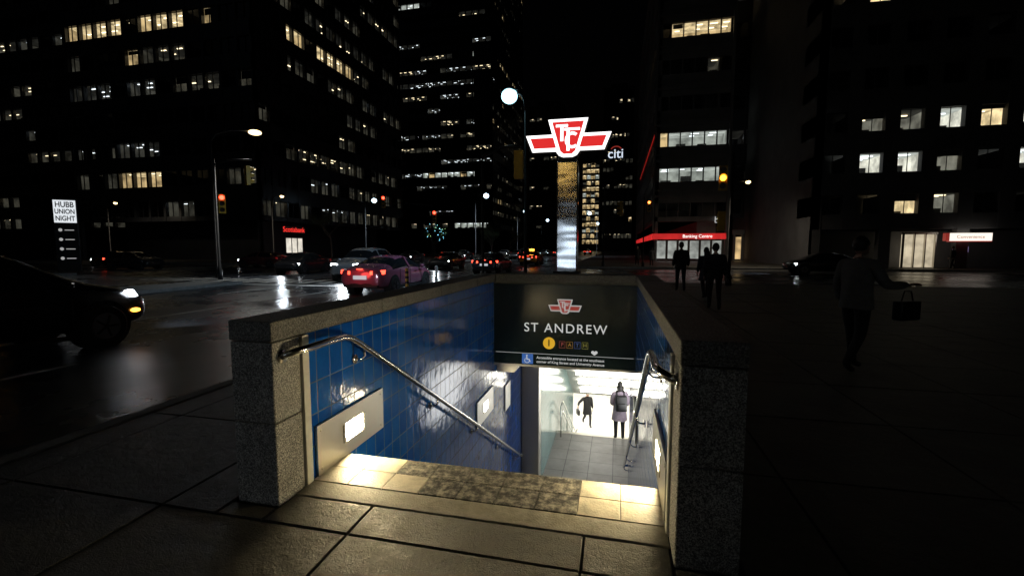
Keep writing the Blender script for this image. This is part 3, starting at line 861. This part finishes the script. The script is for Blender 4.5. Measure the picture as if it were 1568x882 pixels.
traffic_signal(-17.5,41,6,[(-4.9,-.3,6.1,-70,0,Lr,1.1),(.3,0,4.6,-75,0,Lr,1.1)],(-5.2,-.3))
traffic_signal(4.7,21.0,5.6,[(-.38,0,4.55,-100,1,La,1.0),(-.38,0,2.75,100,None,Lr,.8)],None,.07)
traffic_signal(-4.1,13.6,4.7,[(1.15,0,4.1,90,None,Lr,.8)],(1.2,0),.04)
traffic_signal(-1.2,40.8,7.2,[(1.5,0,5.0,170,None,Lr,1.2),(-3.8,-.1,6.2,90,None,Lr,1.3)],(-4,0))
traffic_signal(2.2,41,6.0,[(.4,0,5.2,-90,0,Lo,.9)],None,.06)

e=empty('totem_sign',(-36.3,23.1,0),math.radians(45)); e.scale=(.84,.84,.88)
mb=MB(); mb.box(-.72,.72,-.18,.18,0,5.6,0); mb.build('totem_body',[M_black],e,bevel=.03)
mb=MB(); mb.box(-.66,.66,-.20,-.182,3.75,5.45,0); mb.build('lit_panel',[emis('totem_white',(.9,.95,1),.85)],e)
text('HUBB',.58,(0,-.215,5.1),M_black,e,bold=.012,sx=.75); text('UNION',.50,(0,-.215,4.58),M_black,e,bold=.012,sx=.72); text('NIGHT',.52,(0,-.215,4.06),M_black,e,bold=.012,sx=.72)
for i in range(4):
    mb=MB(); mb.tube([(-.35,-.19,3.2-.72*i),(-.35,-.2,3.2-.72*i)],.12,0,12); mb.box(-.1,.45,-.2,-.185,3.16-.72*i,3.22-.72*i); mb.build('directory_icon',[M_dimw],e)

def delin(x,y,c):
    e=empty('delineator_post',(x,y,-.132)); mb=MB()
    mb.tube([(0,0,0),(0,0,.06),(0,0,.065),(0,0,1.0),(0,0,1.03)],[.16,.14,.06,.055,.03],0,12)
    for k in range(4): mb.tube([(0,0,.3+.18*k),(0,0,.38+.18*k)],.063,1,12)
    mb.build('post',[c,M_black if c is M_dl else M_wr],e,smooth=False)
M_dl=simple('yellow_plastic',(.75,.5,.05),.4); M_wr=simple('reflective_white',(.85,.85,.85),.4); M_or=simple('pale_plastic',(.7,.68,.66),.4)
delin(-7.25,14.7,M_dl); delin(-7.05,16.9,M_or)

# ------------------------------------------------------------------ cars
M_glass=simple('car_glass',(.01,.012,.014),.06); M_tire=simple('tire_rubber',(.015,.015,.015),.8); M_rim=steel('wheel_rim',(.2,.2,.22),.4)
T_on=emis('tail_lamp_lit',(1,.06,.03),5); T_off=emis('tail_lamp_dim',(.7,.02,.02),.2)
H_on=emis('head_lamp_lit',(.85,.93,1),20); H_off=simple('lamp_clear',(.5,.5,.5),.1)
M_plate=emis('number_plate',(.9,.92,1),.5); M_ind=emis('indicator_orange',(1,.38,.04),6)
SED=[(-2.30,.70,.40,.80,.87,.55),(-2.24,.83,.30,.90,1.00,.66),(-1.95,.89,.24,.95,1.05,.72),(-1.45,.91,.22,.97,1.10,.72),(-.80,.92,.20,.98,1.41,.60),(-.1,.92,.2,.97,1.47,.60),(.45,.92,.2,.96,1.41,.60),(1.2,.91,.2,.93,1.03,.74),(1.75,.89,.22,.86,.93,.72),(2.15,.82,.28,.72,.80,.62),(2.28,.68,.36,.60,.66,.5)]
SUV=[(-2.35,.75,.45,.95,1.05,.6),(-2.28,.88,.34,1.05,1.22,.70),(-2.05,.93,.30,1.1,1.62,.66),(-1.6,.94,.28,1.1,1.72,.66),(-.80,.95,.28,1.1,1.76,.66),(-.1,.95,.28,1.08,1.76,.66),(.4,.95,.28,1.07,1.68,.66),(1.15,.94,.28,1.04,1.16,.78),(1.75,.92,.28,.98,1.06,.76),(2.2,.86,.32,.86,.94,.66),(2.34,.72,.40,.7,.78,.5)]
def car(name,x,y,heading,col,lights='tail',suv=False,taxi=False,front_power=0,rim=True,ind=False,glow=0,cone=80,aimz=-.08,coat=1.0):
    e=empty(name,(x,y,-.132),math.radians(heading))
    st=SUV if suv else SED
    paint=simple(name+'_paint',col,.22,.35,.08,3,0,coat)
    mb=MB(); rings=[]
    for (sx,w,zl,zb,zt,wt) in st:
        half=[(0,zl),(.8*w,zl),(w*.98,zl+.10),(w,(zl+zb)/2+.02),(w*.975,zb),(wt,zt-.025),(wt*.55,zt)]
        ring=[(sx,p[0],p[1]) for p in half]+[(sx,0,zt+.012)]+[(sx,-p[0],p[1]) for p in reversed(half[1:])]
        rings.append(ring)
    n=len(rings[0])
    for r in rings: mb.v+=r
    gi=(2,3,4,5,6) if suv else (3,4,5,6)
    for k in range(len(rings)-1):
        for j in range(n):
            j2=(j+1)%n; m=0
            if k in gi:
                if j==4 or j2==n-4: m=1
            if (k==(6)) and 4<=j<=n-5: m=1
            if (k==(1 if suv else 3)) and 4<=j<=n-5: m=1
            if j in(0,n-1): m=2
            mb.f.append((k*n+j,(k+1)*n+j,(k+1)*n+j2,k*n+j2)); mb.m.append(m)
    mb.f.append(tuple(range(n))); mb.m.append(0)
    mb.f.append(tuple((len(rings)-1)*n+j for j in range(n-1,-1,-1))); mb.m.append(0)
    mb.build('body',[paint,M_glass,M_tire],e,smooth=True,subsurf=2)
    W=.95 if suv else .92; r=.37 if suv else .33
    mb=MB()
    for sx in (-1.38,1.42):
        for s in (1,-1):
            mb.tube([(sx,s*(W-.3),r+.02),(sx,s*(W-.004),r+.02)],r+.06,0,24)
            mb.tube([(sx,s*(W-.24),r),(sx,s*(W+.0),r),(sx,s*(W+.02),r)],[r,r,r-.03],0,24)
            mb.tube([(sx,s*(W+.01),r),(sx,s*(W+.03),r)],r*.62,1,20)
            for q in range(5):
                a=q*2*math.pi/5
                mb.tube([(sx,s*(W+.035),r),(sx+.19*math.cos(a),s*(W+.035),r+.19*math.sin(a))],.02,0,5)
    mb.build('wheels',[M_tire,M_rim],e)
    mb=MB()
    for s in (1,-1):
        mb.ellip((.85,s*(W+.08),1.12 if suv else 1.0),(.09,.11,.07),0,10,8)
        zb=1.09 if suv else .97; zt=1.68 if suv else 1.40
        mb.hexa([(-.16,s*(W-.07),zb),(-.04,s*(W-.07),zb),(-.04,s*(W-.01),zb),(-.16,s*(W-.01),zb),(-.2,s*.60,zt),(-.1,s*.60,zt),(-.1,s*.66,zt),(-.2,s*.66,zt)],0)
    mb.build('mirrors_and_pillars',[paint],e,smooth=False)
    mb=MB()
    for s in (1,-1):
        for xx in (-.95,-.1,.95): mb.box(xx-.006,xx+.006,s*(W-.004)-.006,s*(W-.004)+.006,.36,.95 if not suv else 1.02)
        for xx in (-.45,.42): mb.box(xx-.09,xx+.09,s*W-.012,s*W+.012,.80,.83)
        mb.box(-1.0,1.0,s*(W-.03)-.03,s*(W-.03)+.03,.22,.29)
    mb.build('door_seams_and_sills',[M_tire],e)
    zt_=1.05 if suv else .84; zh=.88 if suv else .66; yo=.06 if suv else 0
    mt=MB()
    for s in (1,-1):
        mt.hexa([(-2.33,s*.40,zt_-.07),(-2.2,s*.40,zt_-.07),(-2.02,s*.86,zt_-.05),(-2.16,s*.87,zt_-.05),(-2.31,s*.40,zt_+.06),(-2.2,s*.40,zt_+.06),(-1.98,s*.87,zt_+.1),(-2.12,s*.88,zt_+.1)],0)
    mt.box(-2.33,-2.27,-.12,.12,zt_+.12,zt_+.15,0)
    mt.build('tail_lamps',[T_on if 'tail' in lights else T_off],e,bevel=.015)
    mh=MB()
    for s in (1,-1):
        mh.hexa([(2.1,s*.42,zh-.07),(2.27,s*.42,zh-.07),(2.08,s*(.80+yo),zh-.05),(1.9,s*(.86+yo),zh-.05),(2.08,s*.42,zh+.05),(2.22,s*.42,zh+.05),(2.0,s*(.80+yo),zh+.08),(1.8,s*(.86+yo),zh+.08)],0)
    mh.build('head_lamps',[H_on if 'head' in lights else H_off],e,bevel=.015)
    mp=MB(); mp.box(-2.33,-2.27,-.26,.26,.60,.74,0); mp.build('number_plate',[M_plate if 'tail' in lights else M_wr],e)
    mp=MB(); mp.box(2.2,2.3,-.55,.55,.38,.52,0); mp.box(-2.31,-2.2,-.7,.7,.30,.40,0); mp.build('grille_and_bumper',[M_black],e,bevel=.02)
    if ind:
        mp=MB()
        for s in (1,-1): mp.ellip((1.98,s*.90,.58),(.09,.05,.04),0,10,6)
        mp.build('indicator',[M_ind],e)
    if taxi:
        mp=MB(); mp.box(-.1,.1,-.25,.25,1.5,1.64); mp.build('roof_sign',[M_ind],e,bevel=.02)
    if 'head' in lights and front_power:
        spot(e,(2.5,0,.65),(.85,.93,1),front_power,cone,(1,0,aimz),.1,.6)
    if glow:
        l=bpy.data.lights.new('tail_glow','POINT'); l.energy=glow; l.color=(1,.12,.08); l.shadow_soft_size=.2
        o=bpy.data.objects.new('tail_glow',l); COL.objects.link(o); o.parent=e; o.location=(-2.75,0,.8)
    return e
car('unseen_fill_car',-9.05,16.9,90,(.42,.14,.24),'tail',glow=8)
car('suv_car',-9.7,4.6,90,(.012,.012,.014),'head',suv=True,front_power=120,ind=True,coat=.3)
car('unseen_fill_car',-21.4,27.5,-84,(.03,.03,.035),'head',front_power=300)
car('suv_car',-13.7,22.6,-84,(.35,.36,.38),'head',suv=True,front_power=300)
car('unseen_fill_car',-8.3,30,90,(.04,.05,.07),'tail')
car('unseen_fill_car',-14.0,36,-90,(.1,.1,.1),'head',front_power=250)
car('taxi_car',-8.6,46,90,(.8,.35,.03),'tail',taxi=True)
car('suv_car',-11.8,60,90,(.05,.05,.05),'tail',suv=True)
car('unseen_fill_car',-8.2,75,90,(.1,.1,.12),'tail')
car('unseen_fill_car',-12,95,90,(.1,.1,.12),'tail')
car('unseen_fill_car',-7.5,120,90,(.1,.1,.12),'tail')
car('unseen_fill_car',-15.4,70,-90,(.3,.3,.3),'head')
car('unseen_fill_car',-15.6,100,-90,(.3,.3,.3),'head')
car('unseen_fill_car',-15.2,140,-90,(.3,.3,.3),'head')
car('unseen_fill_car',-22,88,-90,(.3,.3,.3),'head')
car('unseen_fill_car',-25,52,-90,(.06,.06,.06),'head',front_power=200)
car('unseen_fill_car',-22,63,-90,(.06,.06,.06),'head')
car('unseen_fill_car',13.4,34,180,(.02,.02,.025),'head',front_power=250)
car('unseen_fill_car',-38.5,29,0,(.05,.05,.05),'tail')
car('unseen_fill_car',-46,33,180,(.06,.06,.06),'head')
car('taxi_car',-55,28.5,0,(.5,.1,.05),'tail',taxi=True)
car('unseen_fill_car',-31,34.5,180,(.2,.05,.05),'head')
car('unseen_fill_car',-7.2,-12,78,(.1,.1,.1),'head',front_power=130,cone=36,aimz=.10)  # unseen car, added so its headlights brighten the left pillar front

# ------------------------------------------------------------------ people
def hand(mb,wrist,d,m,side,s=1.0):
    d=Vector(d).normalized(); w=Vector(wrist)
    lat=Vector((0,1,0)); lat=(lat-d*lat.dot(d)).normalized()
    nrm=d.cross(lat).normalized()*side
    rot=Matrix((lat,d,nrm)).transposed()
    mb.ellip(w+d*.05*s,(.04*s,.055*s,.017*s),m,12,8,rot)
    for k,(off,ln) in enumerate(((-.030,.062),(-.010,.074),(.011,.078),(.031,.070))):
        b=w+d*.085*s+lat*off*s
        p1=b+d*ln*.45*s-nrm*.006*s; p2=p1+(d*.85-nrm*.5).normalized()*ln*.33*s; p3=p2+(d*.55-nrm*.85).normalized()*ln*.25*s
        mb.tube([b-d*.02*s,b,p1,p2,p3],[.0095*s,.0095*s,.0085*s,.0075*s,.005*s],m,7)
    b=w+d*.035*s+lat*.03*s
    mb.tube([b,b+(lat*.7+d*.7-nrm*.2)*.03*s,b+(lat*.7+d*1.3-nrm*.5)*.045*s,b+(lat*.6+d*1.9-nrm*.8)*.05*s],[.013*s,.011*s,.009*s,.006*s],m,7)
LIPS=simple('lips',(.3,.1,.09),.5)
def person(name,x,y,z,heading,J,cols,h=1.75,coat=0,hairlen=0,backpack=False,bag=None,lean=0):
    k=h/1.75
    e=empty(name,(x,y,z),math.radians(heading)); e.scale=(k,k,k)
    P=dict(pel=(0,0,.95),sp=(0,0,1.14),ch=(0,.0,1.32),nk=(0,0,1.47),hb=(0,.015,1.54),
      sl=(-.185,0,1.41),sr=(.185,0,1.41),el=(-.24,-.03,1.13),er=(.24,-.03,1.13),wl=(-.25,.08,.90),wr=(.25,.08,.90),
      hl=(-.095,0,.90),hr=(.095,0,.90),kl=(-.10,.10,.50),kr=(.10,-.03,.50),al=(-.10,.14,.10),ar=(.10,-.25,.14),tl=(-.11,.30,.04),tr=(.11,-.12,.05))
    P.update(J)
    names=['pel','sp','ch','nk','hb','sl','el','wl','sr','er','wr','hl','kl','al','tl','hr','kr','ar','tr']
    rad=dict(pel=(.15,.115),sp=(.14,.105),ch=(.165,.115),nk=(.062,.062),hb=(.055,.055),sl=(.07,.07),sr=(.07,.07),el=(.052,.052),er=(.052,.052),wl=(.036,.036),wr=(.036,.036),
      hl=(.10,.10),hr=(.10,.10),kl=(.068,.068),kr=(.068,.068),al=(.048,.048),ar=(.048,.048),tl=(.038,.038),tr=(.038,.038))
    ed=[('pel','sp'),('sp','ch'),('ch','nk'),('nk','hb'),('ch','sl'),('sl','el'),('el','wl'),('ch','sr'),('sr','er'),('er','wr'),('pel','hl'),('hl','kl'),('kl','al'),('al','tl'),('pel','hr'),('hr','kr'),('kr','ar'),('ar','tr')]
    ix={n:i for i,n in enumerate(names)}
    me=bpy.data.meshes.new('sk'); me.from_pydata([P[n] for n in names],[(ix[a],ix[b]) for a,b in ed],[])
    ob=bpy.data.objects.new('sk',me); COL.objects.link(ob)
    md=ob.modifiers.new('s','SKIN'); md.use_smooth_shade=True
    if not me.skin_vertices:
        bpy.context.view_layer.objects.active=ob
        bpy.ops.mesh.customdata_skin_add()
    for n in names:
        me.skin_vertices[0].data[ix[n]].radius=rad[n]
    me.skin_vertices[0].data[0].use_root=True
    ss=ob.modifiers.new('ss','SUBSURF'); ss.levels=2; ss.render_levels=2
    bpy.context.view_layer.update()
    ev=ob.evaluated_get(bpy.context.evaluated_depsgraph_get())
    nm=bpy.data.meshes.new_from_object(ev)
    bpy.data.objects.remove(ob)
    nm.materials.clear()
    for m_ in (cols['top'],cols['legs'],cols['shoes'],cols['skin']): nm.materials.append(m_)
    hz=P['hl'][2]+.02
    for p in nm.polygons:
        c=p.center
        mi=0
        if c.z<hz and abs(c.x)<.2: mi=1
        if c.z<.13: mi=2
        if c.z>P['nk'][2]+.01 and abs(c.x)<.1 : mi=3
        p.material_index=mi; p.use_smooth=True
    o=bpy.data.objects.new('body',nm); COL.objects.link(o); o.parent=e
    hb=Vector(P['hb']); hc=hb+Vector((0,.02,.095))
    mb=MB()
    mb.ellip(hc,(.076,.096,.118),0,20,14)
    mb.ellip(hc+Vector((0,.05,-.055)),(.052,.05,.055),0,12,8)
    mb.tube([hc+Vector((0,.088,.02)),hc+Vector((0,.108,-.012)),hc+Vector((0,.118,-.028)),hc+Vector((0,.09,-.036))],[.009,.012,.016,.010],0,8)
    for s in (1,-1):
        mb.ellip(hc+Vector((s*.077,0,-.005)),(.012,.02,.032),0,10,8)
        mb.ellip(hc+Vector((s*.03,.084,.012)),(.014,.01,.009),1,10,6)
        mb.ellip(hc+Vector((s*.03,.088,.034)),(.02,.008,.005),2,8,6)
    mb.ellip(hc+Vector((0,.092,-.062)),(.024,.01,.008),3,10,6)
    mb.build('head',[cols['skin'],M_wr,cols['hair'],LIPS],e,smooth=True)
    mb=MB()
    mb.ellip(hc+Vector((0,-.018,.022)),(.087,.098,.112),0,20,12)
    if hairlen:
        mb.ellip(hc+Vector((0,-.06,-.03-hairlen*.5)),(.082,.05,.10+hairlen*.5),0,16,10)
        for q in range(9):
            a=-.07+.0175*q
            mb.tube([hc+Vector((a,-.05,0)),hc+Vector((a*1.15,-.09,-.1)),hc+Vector((a*1.2,-.08,-.14-hairlen+.02*math.sin(q*3)))],[.02,.018,.006],0,6)
    mb.build('hair',[cols['hair']],e,smooth=True)
    mb=MB()
    hand(mb,P['wl'],Vector(P['wl'])-Vector(P['el']),0,-1); hand(mb,P['wr'],Vector(P['wr'])-Vector(P['er']),0,1)
    mb.build('hands',[cols['skin']],e,smooth=True)
    lv=[(1.475,.075,.075),(1.45,.13,.09),(1.40,.20,.115),(1.28,.205,.14),(1.12,.18,.132),(.98,.19,.145),(.84,.20,.155)]
    if coat: lv+=[(.74,.215,.17),(.62,.23,.185)]
    mb=MB(); n=28
    def cen(z):
        pts=[P['pel'],P['sp'],P['ch'],P['nk']]
        if z<=pts[0][2]: return (pts[0][0],pts[0][1])
        for a,b in zip(pts,pts[1:]):
            if a[2]<=z<=b[2]:
                t=(z-a[2])/(b[2]-a[2]); return (a[0]+(b[0]-a[0])*t,a[1]+(b[1]-a[1])*t)
        return (pts[-1][0],pts[-1][1])
    for li,(zz,rx,ry) in enumerate(lv):
        cx,cy=cen(zz)
        for j in range(n):
            a=2*math.pi*j/n
            f=1+.035*math.sin(a*5+li*.8)*(li/len(lv))+.02*math.sin(a*9+li)
            mb.v.append((cx+rx*f*math.cos(a),cy+ry*f*math.sin(a),zz+.006*math.sin(a*3+li)))
    for li in range(len(lv)-1):
        for j in range(n):
            j2=(j+1)%n; mb.f.append((li*n+j,li*n+j2,(li+1)*n+j2,(li+1)*n+j)); mb.m.append(0)
    for s,a_,b_,c_ in ((-1,'sl','el','wl'),(1,'sr','er','wr')):
        A_,B_,C_=Vector(P[a_]),Vector(P[b_]),Vector(P[c_])
        mb.tube([A_+Vector((-s*.04,0,.02)),A_,A_.lerp(B_,.5),B_,B_.lerp(C_,.5),B_.lerp(C_,.93)],[.06,.082,.07,.063,.056,.05],0,14)
    mb.build('coat' if coat else 'jacket',[cols['top']],e,smooth=True,subsurf=1)
    cx,cy=cen(1.2)
    if backpack:
        mb=MB()
        mb.box(cx-.155,cx+.155,cy-.31,cy-.12,.96,1.40); mb.box(cx-.12,cx+.12,cy-.36,cy-.311,1.0,1.2)
        mb.build('backpack',[M_black],e,smooth=True,bevel=.045)
        mb=MB()
        for s in (1,-1): mb.tube([(cx+s*.1,cy-.14,1.36),(cx+s*.11,cy-.03,1.50),(cx+s*.115,cy+.12,1.42),(cx+s*.13,cy+.14,1.2),(cx+s*.15,cy-.02,1.02),(cx+s*.13,cy-.14,1.0)],.017,0,8)
        mb.build('backpack_straps',[M_black],e,smooth=True)
    if bag:
        q=Vector(P['wr' if bag=='r' else 'wl'])+Vector((0,0,-.08))
        mb=MB(); mb.box(q.x-.06,q.x+.06,q.y-.17,q.y+.17,q.z-.36,q.z-.12); mb.build('bag',[M_black],e,smooth=True,bevel=.02)
        mb=MB(); mb.tube([q+Vector((0,-.1,-.12)),q+Vector((0,-.06,0)),q+Vector((0,0,.0)),q+Vector((0,.06,0)),q+Vector((0,.1,-.12))],.008,0,6); mb.build('bag_handle',[M_black],e)
    return e
SK=simple('skin',(.45,.28,.2),.55); HB=simple('hair_dark',(.015,.011,.009),.5,0,.4,40); BK=simple('cloth_black',(.018,.018,.02),.85,0,.3,20,.3)
NV=simple('cloth_navy',(.02,.025,.04),.85,0,.3,20,.3); MV=simple('coat_mauve_grey',(.26,.21,.26),.85,0,.2,15,.3); PG=simple('jacket_pale_grey',(.13,.13,.125),.85,0,.2,15,.3); SH=simple('shoe_black',(.015,.015,.015),.4)
stand={'kl':(-.10,.03,.5),'kr':(.10,.02,.5),'al':(-.10,0,.09),'ar':(.10,-.04,.09),'tl':(-.11,.15,.04),'tr':(.12,.11,.04)}
person('woman_with_backpack',.16,12.95,-3.905,10,dict(stand,wl=(-.17,.17,1.02),wr=(.2,.15,1.0)),dict(top=MV,legs=BK,shoes=SH,skin=SK,hair=HB),1.70,1,.12,True)
person('commuter_man',-1.25,21.3,-6.915,200,{'kl':(-.1,.22,.52),'al':(-.1,.2,.1),'tl':(-.11,.36,.05),'kr':(.1,-.02,.5),'ar':(.1,-.34,.22),'tr':(.11,-.26,.08),'wr':(.5,.15,1.1),'er':(.42,0,1.2)},dict(top=BK,legs=BK,shoes=SH,skin=SK,hair=HB),1.7,1,0,False,'r')
person('pedestrian_man',2.45,12.4,.0,-5,{},dict(top=BK,legs=BK,shoes=SH,skin=SK,hair=HB),1.72,0,0)
person('pedestrian_woman',2.75,15.3,.0,8,{'kl':(-.1,-.02,.5),'al':(-.1,-.22,.14),'tl':(-.1,-.1,.05),'kr':(.1,.1,.5),'ar':(.1,.12,.1),'tr':(.1,.28,.04)},dict(top=NV,legs=BK,shoes=SH,skin=SK,hair=HB),1.62,1,.1)
person('pedestrian_man',2.3,17.6,.0,0,{},dict(top=BK,legs=NV,shoes=SH,skin=SK,hair=HB),1.82,0,0)
person('walking_man',3.0,6.6,0,-60,{'wr':(.36,.36,1.16),'er':(.30,.08,1.14)},dict(top=PG,legs=BK,shoes=SH,skin=SK,hair=HB),1.74,0,0,False,'r')
person('pedestrian_man',24.6,40.6,.0,90,{},dict(top=BK,legs=BK,shoes=SH,skin=SK,hair=HB),1.75,0,0)
person('pedestrian_woman',3.0,42,.0,0,{},dict(top=PG,legs=BK,shoes=SH,skin=SK,hair=HB),1.65,1,.1)
person('pedestrian_man',1.8,43,.0,180,{},dict(top=BK,legs=BK,shoes=SH,skin=SK,hair=HB),1.8,1,0)

# ------------------------------------------------------------------ trees
BARK=simple('bark',(.06,.045,.035),.9); LEAF=simple('leaves',(.05,.08,.03),.7)
def tree(x,y,h,lights=True,seed=1,dens=2600):
    rr=random.Random(seed)
    e=empty('tree',(x,y,0)); mb=MB(); tips=[]
    def br(p,d,ln,r,lvl):
        p=Vector(p); q=p+d*ln*.5+Vector((rr.uniform(-.05,.05),rr.uniform(-.05,.05),0))*ln; t=q+(d+Vector((rr.uniform(-.2,.2),rr.uniform(-.2,.2),.1))).normalized()*ln*.5
        mb.tube([p,q,t],[r,r*.8,r*.6],0,6)
        tips.append(t); tips.append(q)
        if lvl>0:
            for i in range(4):
                a=rr.uniform(0,6.28); nd=(d*.6+Vector((math.cos(a),math.sin(a),rr.uniform(.1,.6)))*.8).normalized()
                br(q.lerp(t,rr.random()),nd,ln*.62,r*.5,lvl-1)
    br((0,0,0),Vector((0,0,1)),h*.5,.12,3)
    mb.build('trunk_and_limbs',[BARK],e)
    mb=MB()
    for i in range(dens):
        t=rr.choice(tips)
        if t.z<h*.3: continue
        c=t+Vector((rr.gauss(0,.16),rr.gauss(0,.16),rr.gauss(0,.14)))
        u=Vector((rr.uniform(-1,1),rr.uniform(-1,1),rr.uniform(-1,1))).normalized()*.05; v=u.orthogonal()*.9
        mb.quad([c-u,c+v*.5,c+u,c-v*.5],0)
    mb.build('foliage',[LEAF],e)
    if lights:
        mb=MB()
        for i in range(60):
            t=rr.choice(tips)
            if t.z<h*.25 or math.hypot(t.x,t.y)>1.1: continue
            c=t+Vector((rr.gauss(0,.12),rr.gauss(0,.12),rr.gauss(0,.2)))
            mb.ellip(c,(.03,.03,.03),rr.choice((0,0,1)),5,4)
        mb.build('string_lights',[emis('bulb_cyan',(.3,.8,1),3.5),emis('bulb_green',(.6,1,.4),2)],e)
tree(-19.2,46,4.6,True,4)
tree(-18.6,66,6,False,5,1500); tree(-18.6,78,6,False,6,1500); tree(-36.2,52,7,False,8,2000)
